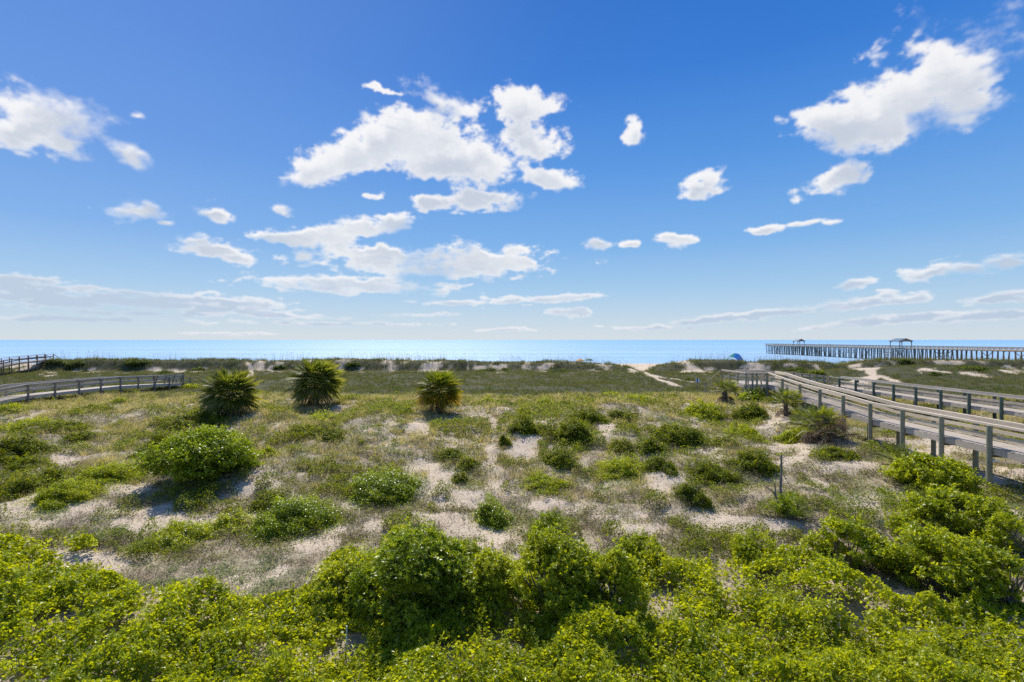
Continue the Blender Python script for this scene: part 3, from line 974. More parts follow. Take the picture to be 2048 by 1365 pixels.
def foliage(L, dens, leaf, mode, H0, base, wr=.42, k=7, gap=.28):
    """points in the shells of the lobes, thinned by a clump noise, then leaves"""
    Ps, Ns = [], []
    sc_ = max(r[0] for c, r in L)
    for (c, r) in L:
        area = 4 * math.pi * ((r[0] * r[1] + r[0] * r[2] + r[1] * r[2]) / 3)
        n = int(area * dens) + 20
        D = rvec(n)
        t = 1 - .5 * RNG.uniform(0, 1, n) ** 1.5
        t = np.where(RNG.uniform(size=n) < .05, RNG.uniform(1.0, 1.35, n), t)
        C = np.array(c)
        W_ = (C + D * np.array(r)) / sc_
        lump = 1 + .85 * (fbm(W_[:, 0] + W_[:, 2] * .7 + base[0], W_[:, 1] + W_[:, 2] * .8, .42, 3, 12) - .5) * 2
        P = C + D * np.array(r) * (t * lump)[:, None]
        N = nrm(D / np.array(r))
        Ps.append(P); Ns.append(N)
    P = np.concatenate(Ps); N = np.concatenate(Ns)
    inside = np.zeros(len(P), int)
    for (c, r) in L:
        q = (((P - np.array(c)) / np.array(r)) ** 2).sum(1)
        inside += q < .30
    gp = fbm(P[:, 0] * 1.0 + P[:, 2] * 1.3, P[:, 1] + P[:, 2] * .7, .5 if mode == 'sprig' else .35, 2, 8)
    keep = (inside == 0) & (gp > gap * RNG.uniform(.9, 1.35, len(P)))
    gz = H(base[0] + P[:, 0], base[1] + P[:, 1]) - base[2]
    keep &= P[:, 2] > gz + .01
    P, N = P[keep], N[keep]
    if mode != 'sprig':                                        # outliers creeping over the sand around the foot
        m = len(P) // 4
        q = RNG.integers(0, len(P), m)
        E = P[q] * np.array([1, 1, 0]) * (1 + .75 * RNG.uniform(0, 1, (m, 1)) ** 2) + RNG.normal(size=(m, 3)) * .12
        E[:, 2] = H(base[0] + E[:, 0], base[1] + E[:, 1]) - base[2] + RNG.uniform(.01, .14, m)
        P = np.concatenate([P, E]); N = np.concatenate([N, np.tile([[0, 0, 1.0]], (m, 1))])
    n = len(P)
    if mode == 'sprig':
        AX = nrm(N * .75 + np.array([0, 0, .75]) + RNG.normal(size=(n, 3)) * .35)
        return sprigs(P, AX, k, np.full(n, leaf) * RNG.uniform(.75, 1.2, n), wr)
    NN = nrm(N * .5 + np.array([0, 0, .7]) + RNG.normal(size=(n, 3)) * .6)
    return leaf_quads(P, NN, leaf * RNG.uniform(.7, 1.3, n), wr + .12)


def shrub(name, label, px, py, wpx, hpx, mat='mound', low=True, n=4, dens=None, leaf=None, mode='quad', dw=.9, group=None, cat='shrub', hf=.78, stems=0, wr=.42, k=7, gap=.28):
    """py is the row of the foot of the plant; the width and height are picture sizes there"""
    x, y, z = at(px, py)
    w = wpx * y / F; h = hpx * y / F * hf
    d = w * dw
    y += d * .42; x += (px - 1024) / F * d * .42
    z = float(H(x, y))
    o = empty(name, label, cat, (x, y, z), group)
    L = lobes_for(w, d, h, n, low)
    leaf = leaf or .0033 * y
    dens = dens * .8 if dens else (1.7 / (leaf * leaf * .3))
    V, Fc = foliage(L, dens, leaf, mode, h, (x, y, z), wr, k, gap)
    if not low:
        ps, ax = [], []
        for i in range(int(10 + 6 * w)):
            c, r = random.choice(L)
            a = random.uniform(0, 6.283)
            p = np.array([c[0] + math.cos(a) * r[0] * .7, c[1] + math.sin(a) * r[1] * .7, c[2] + r[2] * .6])
            d_ = nrm(np.array([math.cos(a) * .5 + random.uniform(-.2, .2), math.sin(a) * .5, random.uniform(.6, 1.3)]))
            ln = random.uniform(.18, .42) * min(1.2, .5 + h * .35)
            for q in range(6):
                ps.append(p + d_ * ln * q / 5); ax.append(d_)
        V2, F2 = sprigs(np.array(ps), np.array(ax), 4, np.full(len(ps), leaf * 1.15), .34, (.6, 1.2))
        Fc = np.concatenate([Fc, F2 + len(V)]); V = np.concatenate([V, V2])
    mesh_np('foliage', V, [Fc], M[mat], o)
    mb = MB()
    ns = stems or (9 if low else 14)
    for i in range(ns):
        c, r = random.choice(L)
        a = random.uniform(0, 6.283)
        p0 = Vector((math.cos(a) * w * .08, math.sin(a) * d * .08, -.1))
        p3 = Vector(c) + Vector([random.uniform(-.6, .6) * q for q in r]); p3.z = max(p3.z, h * random.uniform(.3, .75))
        p1 = p0.lerp(p3, .35) + Vector((random.uniform(-.1, .1), random.uniform(-.1, .1), .05)) * w * .4
        p2 = p0.lerp(p3, .7) + Vector((random.uniform(-.1, .1), random.uniform(-.1, .1), .08)) * w * .4
        r0 = .006 + .010 * h
        mb.tube([p0, p1, p2, p3], [r0 * 1.5, r0, r0 * .8, r0 * .4], 5)
    mb.build('branches', M['bark' if low else 'branch'], o)
    return o


GM = 'low green bush mounds dotted over the dune'
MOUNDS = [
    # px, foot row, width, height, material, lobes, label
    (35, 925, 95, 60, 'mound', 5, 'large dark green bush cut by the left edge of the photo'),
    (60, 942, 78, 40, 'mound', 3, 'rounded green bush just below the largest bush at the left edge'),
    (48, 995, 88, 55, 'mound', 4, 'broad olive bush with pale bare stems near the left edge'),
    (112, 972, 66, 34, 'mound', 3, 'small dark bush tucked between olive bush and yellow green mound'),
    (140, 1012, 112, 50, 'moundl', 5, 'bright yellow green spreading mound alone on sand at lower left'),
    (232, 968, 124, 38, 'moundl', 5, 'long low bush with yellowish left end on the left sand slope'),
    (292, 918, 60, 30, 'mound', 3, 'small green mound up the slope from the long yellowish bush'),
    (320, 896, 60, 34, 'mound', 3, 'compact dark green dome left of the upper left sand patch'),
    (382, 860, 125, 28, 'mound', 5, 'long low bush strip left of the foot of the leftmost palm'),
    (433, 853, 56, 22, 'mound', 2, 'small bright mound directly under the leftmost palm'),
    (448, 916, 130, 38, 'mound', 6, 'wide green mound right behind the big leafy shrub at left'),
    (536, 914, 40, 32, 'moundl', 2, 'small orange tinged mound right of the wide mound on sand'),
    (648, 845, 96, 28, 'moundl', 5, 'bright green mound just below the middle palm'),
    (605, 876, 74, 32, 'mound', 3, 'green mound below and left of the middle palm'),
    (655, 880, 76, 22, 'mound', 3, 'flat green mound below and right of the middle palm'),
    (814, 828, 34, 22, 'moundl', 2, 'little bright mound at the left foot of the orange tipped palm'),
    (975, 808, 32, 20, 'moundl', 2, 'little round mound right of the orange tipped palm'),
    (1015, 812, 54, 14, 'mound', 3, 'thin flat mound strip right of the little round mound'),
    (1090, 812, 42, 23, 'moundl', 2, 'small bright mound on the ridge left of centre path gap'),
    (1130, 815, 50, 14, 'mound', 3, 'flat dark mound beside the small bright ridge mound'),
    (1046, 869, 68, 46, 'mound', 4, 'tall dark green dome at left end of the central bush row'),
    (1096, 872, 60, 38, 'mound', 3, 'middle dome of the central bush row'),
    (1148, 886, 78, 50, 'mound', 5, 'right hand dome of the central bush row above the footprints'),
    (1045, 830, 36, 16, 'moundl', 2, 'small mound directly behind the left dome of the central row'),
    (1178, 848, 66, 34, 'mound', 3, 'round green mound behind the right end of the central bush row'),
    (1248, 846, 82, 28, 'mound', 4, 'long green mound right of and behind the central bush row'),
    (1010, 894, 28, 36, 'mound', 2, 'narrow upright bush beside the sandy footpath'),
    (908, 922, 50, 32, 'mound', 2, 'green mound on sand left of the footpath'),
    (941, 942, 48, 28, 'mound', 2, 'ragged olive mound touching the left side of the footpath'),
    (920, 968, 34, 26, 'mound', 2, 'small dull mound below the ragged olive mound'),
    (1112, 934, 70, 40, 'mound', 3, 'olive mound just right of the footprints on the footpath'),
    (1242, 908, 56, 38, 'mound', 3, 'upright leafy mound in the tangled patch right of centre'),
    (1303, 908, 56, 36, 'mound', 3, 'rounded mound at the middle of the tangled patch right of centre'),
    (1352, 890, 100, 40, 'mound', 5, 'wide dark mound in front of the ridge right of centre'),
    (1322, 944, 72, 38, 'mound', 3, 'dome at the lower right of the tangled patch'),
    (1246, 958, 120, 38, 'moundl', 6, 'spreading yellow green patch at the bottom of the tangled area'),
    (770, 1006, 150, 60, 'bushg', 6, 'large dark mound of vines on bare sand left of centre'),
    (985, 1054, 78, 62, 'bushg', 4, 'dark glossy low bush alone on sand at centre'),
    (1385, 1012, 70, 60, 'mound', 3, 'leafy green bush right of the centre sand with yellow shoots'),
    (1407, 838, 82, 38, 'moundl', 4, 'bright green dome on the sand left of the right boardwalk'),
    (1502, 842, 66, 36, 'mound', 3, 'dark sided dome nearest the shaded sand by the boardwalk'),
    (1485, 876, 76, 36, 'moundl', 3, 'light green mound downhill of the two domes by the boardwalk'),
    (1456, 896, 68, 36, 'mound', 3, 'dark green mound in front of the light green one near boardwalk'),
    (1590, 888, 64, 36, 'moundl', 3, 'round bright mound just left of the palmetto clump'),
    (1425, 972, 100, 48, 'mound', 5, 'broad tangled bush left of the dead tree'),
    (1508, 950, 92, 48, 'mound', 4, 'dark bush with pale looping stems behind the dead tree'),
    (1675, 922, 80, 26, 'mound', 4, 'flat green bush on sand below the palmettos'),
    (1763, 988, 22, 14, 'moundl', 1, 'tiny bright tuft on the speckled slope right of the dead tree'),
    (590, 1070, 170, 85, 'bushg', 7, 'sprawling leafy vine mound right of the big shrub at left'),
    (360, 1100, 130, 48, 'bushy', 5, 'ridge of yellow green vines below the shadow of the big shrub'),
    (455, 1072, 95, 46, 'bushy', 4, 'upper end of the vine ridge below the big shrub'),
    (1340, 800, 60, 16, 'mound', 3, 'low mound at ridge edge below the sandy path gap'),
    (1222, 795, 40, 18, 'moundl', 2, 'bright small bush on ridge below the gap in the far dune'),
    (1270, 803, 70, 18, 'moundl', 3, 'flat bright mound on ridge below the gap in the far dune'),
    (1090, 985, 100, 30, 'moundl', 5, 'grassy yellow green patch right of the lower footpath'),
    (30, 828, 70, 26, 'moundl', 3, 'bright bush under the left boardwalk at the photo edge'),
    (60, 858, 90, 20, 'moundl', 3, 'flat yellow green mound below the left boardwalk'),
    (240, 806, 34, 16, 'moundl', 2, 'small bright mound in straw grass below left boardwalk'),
    (190, 822, 60, 14, 'mound', 3, 'flat dull mound in straw grass below the left boardwalk'),
    (120, 868, 100, 20, 'mound', 4, 'low dark bush strip across the grass at far left'),
    (160, 885, 60, 18, 'mound', 3, 'little dark mound below the bush strip at far left'),
    (380, 778, 40, 10, 'moundl', 2, 'low green strip at the foot of the left boardwalk steps'),
    (540, 1020, 70, 34, 'mound', 3, 'dull leafy mound between big shrub and sprawling vine mound'),
    (1508, 806, 64, 34, 'bushg', 4, 'dark leafy bush in the shade under the boardwalk landing'),
    (1590, 800, 30, 10, 'moundl', 1, 'tiny green mound at the landing of the right boardwalk'),
]
for px, py, w, h, mt, n, lb in MOUNDS:
    shrub('low_bush', lb, px, py, w, h, mt, True, n, group=GM)

# the leafy shrubs with stems of their own
shrub('large_shrub', 'large leafy round shrub casting a dark shadow on left sand', 402, 995, 228, 108, 'bushg', False, 9, mode='sprig', dens=120, leaf=.11, k=6, hf=.95, group='tall leafy shrubs')
shrub('dune_shrub', 'bright yellow green shrub growing in front of the boardwalk posts', 1865, 1008, 160, 82, 'bushy', False, 8, mode='sprig', dens=130, leaf=.11, k=7, hf=.9, group='tall leafy shrubs')
shrub('dune_shrub', 'dense leafy shrub below the boardwalk and behind the right corner mass', 1912, 1098, 195, 96, 'bushy', False, 9, mode='sprig', dens=120, leaf=.105, k=7, hf=.95, group='tall leafy shrubs', gap=.34)
shrub('dune_shrub', 'round separate shrub with dark shaded foot left of the right mass', 1692, 1158, 150, 110, 'bushy', False, 8, mode='sprig', dens=120, leaf=.105, k=7, hf=.95, group='tall leafy shrubs', gap=.34)
shrub('dune_shrub', 'widest shrub of the right corner mass over a black hollow', 1870, 1222, 230, 135, 'bushy', False, 10, mode='sprig', dens=120, leaf=.105, k=7, hf=.95, group='tall leafy shrubs', gap=.34)
shrub('dune_shrub', 'shrub cut by the right edge just below the bare sand strip', 2015, 1130, 100, 90, 'bushy', False, 6, mode='sprig', dens=120, leaf=.105, k=7, hf=.95, group='tall leafy shrubs', gap=.34)
shrub('dune_shrub', 'lowest shrub against the right edge above the grape vines', 2020, 1232, 100, 120, 'bushy', False, 6, mode='sprig', dens=120, leaf=.105, k=7, hf=.95, group='tall leafy shrubs', gap=.34)
shrub('dune_shrub', 'small shrub at left foot of the right corner mass', 1815, 1095, 80, 60, 'bushy', False, 5, mode='sprig', dens=220, leaf=.065, k=7, hf=.95, group='tall leafy shrubs')
shrub('dune_shrub', 'leafy bush wrapped round the foot of the dead tree', 1580, 1050, 72, 52, 'bushg', False, 4, mode='sprig', dens=230, leaf=.07, k=6, hf=.95, group='tall leafy shrubs')
shrub('foreground_shrub', 'tallest foreground shrub left of centre with dark hollows', 825, 1300, 255, 205, 'bushg', False, 12, mode='sprig', dens=210, leaf=.088, k=7, hf=.95, dw=1.0, group='foreground shrubs in the vines', gap=.36)
shrub('foreground_shrub', 'vine smothered hump leaning on the left of the tallest foreground shrub', 715, 1240, 170, 115, 'vine', False, 8, mode='sprig', dens=190, leaf=.08, k=6, hf=.95, group='foreground shrubs in the vines')
shrub('foreground_shrub', 'vine smothered hump just right of the tallest foreground shrub', 925, 1200, 120, 100, 'bushy', False, 7, mode='sprig', dens=190, leaf=.08, k=6, hf=.95, group='foreground shrubs in the vines')
shrub('foreground_shrub', 'pale tipped leafy sprout rising from top of the tallest foreground shrub', 795, 1150, 70, 95, 'bushy', False, 4, mode='sprig', dens=300, leaf=.075, k=6, hf=1.0, group='foreground shrubs in the vines')
shrub('foreground_shrub', 'vine covered shrub filling the dip between the two dark ones', 985, 1245, 130, 120, 'vine', False, 7, mode='sprig', dens=190, leaf=.08, k=7, hf=1.0, group='foreground shrubs in the vines')
shrub('foreground_shrub', 'broad foreground shrub right of centre over a black hollow', 1112, 1288, 215, 182, 'bushy', False, 11, mode='sprig', dens=210, leaf=.085, k=7, hf=1.0, group='foreground shrubs in the vines', gap=.36)
shrub('foreground_shrub', 'upright foreground shrub with bare grey twigs on its right', 1222, 1280, 145, 160, 'bushy', False, 8, mode='sprig', dens=210, leaf=.085, k=7, hf=1.0, group='foreground shrubs in the vines', gap=.34)
shrub('foreground_shrub', 'dark leaved sapling poking up behind the broad foreground shrub', 1098, 1110, 85, 75, 'bushg', False, 4, mode='sprig', dens=230, leaf=.07, k=6, hf=1.0, group='foreground shrubs in the vines')
shrub('foreground_shrub', 'low vine covered bush at the upper right of the foreground shrubs', 1280, 1160, 120, 70, 'bushy', False, 6, mode='sprig', dens=190, leaf=.08, k=7, hf=1.0, group='foreground shrubs in the vines')
shrub('foreground_shrub', 'leafy hump at the top edge of the vines right of centre', 1510, 1150, 110, 70, 'bushy', False, 6, mode='sprig', dens=280, leaf=.058, k=6, hf=1.0, group='foreground shrubs in the vines')

# green bushes far off on the seaward dune
FARB = [(150, 738, 70, 16, 'dark bush at the left end of the far dune'), (110, 730, 40, 14, 'dark bush under the end of the far left boardwalk'), (275, 735, 60, 14, 'dark bush on the far dune above the left boardwalk'),
        (330, 748, 40, 12, 'second dark bush on the far dune above the left boardwalk'), (395, 742, 36, 12, 'dark bush on the far dune left of the narrow sand track'), (560, 740, 40, 14, 'dark bush on the far dune behind the middle palm'),
        (705, 736, 40, 12, 'dark bush on the far dune right of the middle palm'), (975, 744, 56, 16, 'dark bush on the sandy face of far dune at centre'), (1010, 742, 30, 10, 'small bush beside the centre one on the far dune'),
        (1120, 745, 60, 12, 'flat green bush at foot of far dune below the sunshades'), (1450, 748, 44, 12, 'dark bush on the far dune left of the blue sunshade'), (1590, 744, 60, 14, 'dark green bush on the far dune behind the landing'),
        (1630, 757, 74, 26, 'bright green bush behind the landing where the boardwalks meet'), (1600, 752, 50, 20, 'dull green bush left of the bright one behind the landing'), (1940, 740, 70, 10, 'flat green bush on the far right dune'),
        (1810, 730, 40, 14, 'dark brown bush on the knoll below the pier pavilion'), (1380, 762, 30, 10, 'little dark bush beside the sandy path fork'), (1870, 752, 30, 12, 'small dark bush between sand patches at right')]
for px, py, w, h, lb in FARB:
    shrub('dune_bush', lb, px, py, w * .8, h * .72, 'mound' if px == 1630 else 'farb', True, 3, leaf=.24, group='bushes on the far dune', dw=.5)


# ------------------------------------------------------------------ palms
def fan_leaf(vs, fs, tips, c, d, L, nb, droop, n0):
    """costapalmate leaf: petiole from c along d, then nb folded leaflets; tip attribute 0..1"""
    d = nrm(np.array(d)); up = np.array([0, 0, 1.0])
    s = nrm(np.cross(d, up) + RNG.normal(size=3) * .25); nn = np.cross(s, d)
    hub = c + d * L * .5
    w = .012
    vs += [c - s * w, c + s * w, hub + s * w, hub - s * w]; tips += [.1] * 4
    fs.append((n0, n0 + 1, n0 + 2, n0 + 3)); n0 += 4
    for i in range(nb):
        a = (i / (nb - 1) - .5) * 2 * 2.0 + RNG.normal() * .05
        q = d * math.cos(a) + s * math.sin(a) + nn * .12 * abs(math.sin(a))
        ll = L * .62 * (1 - .28 * abs(a) / 2.0) * RNG.uniform(.85, 1.1)
        side = nrm(np.cross(q, nn)) * .5 + nn * .5
        wd = ll * .05
        m = hub + q * ll * .55 - up * ll * droop * .12
        e = hub + q * ll * .97 - up * ll * (droop * .5 + RNG.uniform(0, .10))
        vs += [hub - side * wd * .3, hub + side * wd * .3, m + side * wd, m - side * wd, e + side * wd * .15, e - side * wd * .15]
        tips += [0, 0, .15, .15, 1, 1]
        fs += [(n0, n0 + 1, n0 + 2, n0 + 3), (n0 + 3, n0 + 2, n0 + 4, n0 + 5)]; n0 += 6
    return n0


def palm(name, label, px, py, wpx, hpx, nleaf, trunk=.35, mat='palm', ndead=14, group=None, cat='palm', leafl=None, lean=0, el0=-35, nb=22):
    x, y, z = at(px, py)
    w = wpx * y / F; h = hpx * y / F
    o = empty(name, label, cat, (x, y, z - .05), group)
    Lf = leafl or w * .47
    cz = max(.3, h - Lf * (.74 if trunk > .4 else .78)) if not leafl else (h - Lf * 1.0 if not trunk else max(h * trunk, h - Lf * .98))
    c = np.array([lean, 0, cz])
    vs, fs, tp = [], [], []; n0 = 0
    for i in range(nleaf):
        t = i / (nleaf - 1)
        el = R(74 - (74 - el0) * t ** .85) ; a = i * 2.39996 + RNG.normal() * .2
        d = (math.cos(a) * math.cos(el), math.sin(a) * math.cos(el), math.sin(el))
        cc = c + np.array([math.cos(a) * .06, math.sin(a) * .06, -t * Lf * .18])
        q0 = len(tp); n0 = fan_leaf(vs, fs, tp, cc, d, Lf * RNG.uniform(.86, 1.04) * (.80 + .2 * min(1, t * 3)), nb, .06 + .28 * t, n0)
        ag = (t ** 2.2 if mat == 'palmr' else .10 + .38 * t) * RNG.uniform(.4, 1.1)
        tp[q0:] = [min(1, v_ * ag * 1.2) for v_ in tp[q0:]]
    mesh_np('crown', np.array(vs), [np.array(fs)], M[mat], o, attr={'tip': np.array(tp)})
    if ndead:
        vs, fs, tp = [], [], []; n0 = 0
        for i in range(ndead):
            el = R(random.uniform(-78, -20)); a = i * 2.39996 * 1.3
            d = (math.cos(a) * math.cos(el), math.sin(a) * math.cos(el), math.sin(el))
            cc = c + np.array([0, 0, -Lf * random.uniform(.15, .35)])
            n0 = fan_leaf(vs, fs, tp, cc, d, min(Lf * .8, max(cz, .4) * 1.15) * random.uniform(.8, 1.05), 14, 1.0, n0)
        mesh_np('dead_fronds', np.array(vs), [np.array(fs)], M['palmd'], o)
    mb = MB()
    tz = cz - Lf * .1
    tr = .13 * w / 3.4 + .05
    mb.tube([(0, 0, -.3), (lean * .3, 0, tz * .35), (lean * .8, 0, tz * .8), (lean, 0, tz)], [tr * 1.25, tr, tr * .95, tr * .7], 10)
    for i in range(26):
        a = i * 2.4; zz = tz * (i + 1) / 27; p = Vector((lean * zz / max(tz, .1), 0, zz)) + Vector((math.cos(a), math.sin(a), 0)) * tr * .8
        mb.bar(p, p + Vector((math.cos(a), math.sin(a), 1.6)) * tr * .9, .05, .02)
    mb.build('trunk', M['bark'], o)
    return o


PG = 'cabbage palms on the dune ridge'
palm('cabbage_palm', 'leftmost palm, dull green and bushy down to the ground', 460, 832, 122, 96, 105, .3, ndead=34, group=PG, el0=-34, nb=26)
palm('cabbage_palm', 'middle palm with a round crown on a visible dark trunk', 632, 812, 118, 94, 100, .45, ndead=30, group=PG, el0=-32, nb=26)
palm('cabbage_palm', 'rightmost palm, egg shaped with orange tipped outer fronds', 876, 826, 102, 88, 95, .3, 'palmr', ndead=10, group=PG, el0=-38, nb=26)
SG = 'palmettos beside the right boardwalk'
palm('palmetto', 'palmetto in front of the boardwalk landing and its steps', 1450, 806, 100, 58, 36, 0.0, ndead=10, group=SG, cat='palmetto', leafl=1.35, el0=5, nb=16)
palm('palmetto', 'palmetto with a green trunkless fan left of the sloping rail', 1572, 832, 76, 66, 34, .3, ndead=6, group=SG, cat='palmetto', leafl=1.35, el0=0, nb=16)
palm('palmetto', 'left palmetto of the ragged clump under the boardwalk', 1612, 860, 56, 56, 24, 0.2, ndead=12, group=SG, cat='palmetto', leafl=1.25, el0=0, nb=16)
palm('palmetto', 'tallest palmetto of the ragged clump under the boardwalk', 1638, 882, 80, 86, 40, .4, ndead=24, group=SG, cat='palmetto', leafl=1.5, el0=-15, nb=16)
palm('palmetto', 'dark palmetto at the right end of the ragged clump', 1668, 884, 64, 66, 26, .3, 'palmd', ndead=22, group=SG, cat='palmetto', leafl=1.35, el0=-15, nb=16)
palm('palmetto', 'lone palmetto with a tan dead frond between two tall posts', 1800, 942, 74, 70, 26, .2, ndead=10, group=SG, cat='palmetto', leafl=1.15, el0=5, nb=16)
palm('palmetto', 'small palmetto on the ridge below the gap in the far dune', 1208, 786, 24, 16, 9, 0.0, ndead=0, group='small palmettos in the dunes', cat='palmetto', leafl=.8, el0=20, nb=12)
palm('palmetto', 'small palmetto behind the boardwalk seen between the two walkways', 1735, 800, 40, 28, 12, 0.0, ndead=2, group='small palmettos in the dunes', cat='palmetto', leafl=.9, el0=15, nb=12)


# ------------------------------------------------------------------ boardwalks
def interp(y, tab):
    return float(np.interp(y, [a for a, _ in tab], [b for _, b in tab]))


def planks(path, half, name, mat, parent, w=.14, gap=.020, th=.038):
    """boards laid across a polyline of (x,y,z)"""
    mb = MB()
    for (a, b) in zip(path[:-1], path[1:]):
        a = Vector(a); b = Vector(b); L = (b - a).length; n = max(1, int(round(L / w)))
        d = (b - a) / L; sd = Vector((d.y, -d.x, 0)).normalized()
        for i in range(n):
            c = a + d * (L * (i + .5) / n)
            j = random.uniform(-.03, .03); j2 = random.uniform(-.03, .03)
            mb.bar(c - sd * (half + j), c + sd * (half + j2), L / n - gap, th)
    return mb.build(name, mat, parent)


def rail_run(o, pts, cap=True, boards=(.55,), side=1, capm='rail', bm='board', fascia=True, ct=.05):
    """pts: list of (x,y,z_deck) along a rail; makes a handrail and rail boards"""
    mb = MB()
    for a, b in zip(pts[:-1], pts[1:]):
        a = Vector(a); b = Vector(b)
        mb.bar(a + Vector((0, 0, 1.05)), b + Vector((0, 0, 1.05)) + (b - a).normalized() * .02, .15, ct)
    mb.build('handrail', M[capm], o)
    for hb in ((.94,) if fascia else ()) + tuple(boards):
        mb = MB()
        for a, b in zip(pts[:-1], pts[1:]):
            a = Vector(a); b = Vector(b); d = (b - a).normalized(); sd = Vector((d.y, -d.x, 0)) * side * .055
            mb.bar(a + sd + Vector((0, 0, hb)), b + sd + Vector((0, 0, hb)), .036, .20 if hb == .94 else .18)
        mb.build('rail_board', M[bm], o)


def post(o, x, y, z0, z1, r, mat='post', sq=False, name='post'):
    mb = MB()
    if sq:
        mb.bar((x, y, z0), (x, y, z1), 2 * r, 2 * r, up=(0, 1, 0))
    else:
        mb.tube([(x, y, z0), (x + random.uniform(-.01, .01), y, (z0 + z1) / 2), (x, y, z1)], [r * 1.05, r, r * .97], 12)
    return mb.build(name, M[mat], o)


# -- nearer right boardwalk
DZ = CAMZ - 4.03 - 1.07
TA = [(10, DZ), (32.7, DZ), (35.5, DZ + .2), (38.3, DZ + .37), (41.1, DZ + .50), (43.9, DZ + .73), (46.7, DZ + 1.02), (60, DZ + 1.02)]
XA = [(10, 22.6), (24.3, 22.8), (46.7, 23.4)]
WA = 1.55
o = empty('boardwalk', 'nearer raised wooden boardwalk at right, rising to a landing with bench', 'boardwalk', (0, 0, 0), 'wooden boardwalks over the dunes')
py_ = [24.3 - 2.8 * 3 + 2.8 * i for i in range(12)]
nearp = [(interp(v, XA), v, interp(v, TA)) for v in py_]
farp = [(interp(v, XA) + WA, v, interp(v, TA)) for v in py_]
mid = [(interp(v, XA) + WA / 2, v, interp(v, TA) - .019) for v in py_] + [(24.2, 51.2, DZ + 1.0)]
planks(mid, WA / 2 + .03, 'deck', M['deck'], o)
rail_run(o, nearp, side=1, boards=(.50,), fascia=False, ct=.11)
rail_run(o, farp + [(25.25, 49.0, DZ + 1.02)], side=-1, boards=(.50, .14), ct=.07)
for sx, P_ in ((-.10, nearp), (.10, farp)):
    mb = MB()
    for a, b in zip(P_[:-1], P_[1:]):
        mb.bar((a[0] + sx * .2, a[1], a[2] - .19), (b[0] + sx * .2, b[1], b[2] - .19), .06, .29)
    mb.build('stringer', M['old'], o)
for i, (a, b) in enumerate(zip(nearp, farp)):
    rr = .12
    post(o, a[0] - .13, a[1], float(H(a[0], a[1])) - .4, a[2] + 1.03, rr)
    post(o, b[0] + .13, b[1], float(H(b[0], b[1])) - .4, b[2] + 1.03, rr)
    if a[2] - float(H(a[0], a[1])) > .5:
        mb = MB(); mb.bar((a[0] - .05, a[1] + .14, a[2] - .40), (b[0] + .05, b[1] + .14, b[2] - .40), .05, .235)
        mb.build('cross_beam', M['beam'], o)
# landing at its far end
LZ = DZ + 1.02
pk = [(21.15, 49.3, LZ - .019), (25.3, 49.3, LZ - .019)]
mb = MB()
for i in range(30):
    xx = 21.2 + i * .14
    mb.bar((xx, 46.75 if xx < 23.3 else 46.75, LZ - .025), (xx, 51.3, LZ - .025), .128, .038)
mb.build('landing_deck', M['deck'], o)
rail_run(o, [(23.3, 46.65, LZ), (21.35, 46.65, LZ)], side=1, boards=(.48,), ct=.11)
rail_run(o, [(21.3, 46.6, LZ), (21.0, 51.2, LZ)], side=1, boards=(.48,), ct=.11)
rail_run(o, [(22.4, 51.3, LZ), (25.3, 51.3, LZ)], side=1, boards=(.48,))
for (x, y) in ((23.2, 46.6), (22.3, 46.6), (21.9, 46.6), (21.3, 46.6), (21.2, 48.1), (21.1, 49.6), (21.0, 51.2), (22.4, 51.3), (23.9, 51.3), (25.3, 51.3), (25.3, 49.2)):
    post(o, x, y, float(H(x, y)) - .3, LZ + 1.03, .06, sq=True)
mb = MB(); mb.bar((21.1, 46.62, LZ - .17), (23.4, 46.62, LZ - .17), .045, .235); mb.build('stringer', M['old'], o)
mb = MB(); mb.bar((21.12, 46.6, LZ - .17), (20.95, 51.2, LZ - .17), .045, .235); mb.build('stringer', M['old'], o)
mb = MB()
for s_ in (-1, 1):
    mb.bar((22.2, 46.8, LZ - 1.3), (22.2 + s_ * .9, 46.8, LZ - .3), .05, .14)
mb.build('knee_brace', M['olddark'], o)
# bench set into the corner of the landing
mb = MB()
for q in range(3):
    mb.bar((21.5, 46.95 + q * .14, LZ + .45), (23.1, 46.95 + q * .14, LZ + .45), .125, .038)
mb.build('bench_seat', M['deck'], o)
mb = MB()
for x in (21.7, 22.9):
    mb.bar((x, 47.05, LZ), (x, 47.05, LZ + .43), .09, .09, up=(0, 1, 0))
mb.build('bench_leg', M['post'], o)
# steps down towards the beach on the left
for i in range(7):
    mb = MB(); mb.bar((21.0 - .1 - i * .06, 51.5 + i * .29, LZ - .17 * (i + 1)), (22.4 - i * .06, 51.5 + i * .29, LZ - .17 * (i + 1)), .28, .04)
    mb.build('step', M['deck'], o)
mb = MB()
mb.bar((21.0, 51.2, LZ + 1.05), (20.3, 54.0, LZ - .45), .145, .04)
mb.bar((22.4, 51.3, LZ + 1.05), (21.9, 54.0, LZ - .45), .145, .04)
mb.build('stair_rail', M['rail'], o)
post(o, 20.35, 53.8, float(H(20.35, 53.8)) - .2, LZ - .40, .06, sq=True)
post(o, 21.95, 53.8, float(H(21.95, 53.8)) - .2, LZ - .40, .06, sq=True)

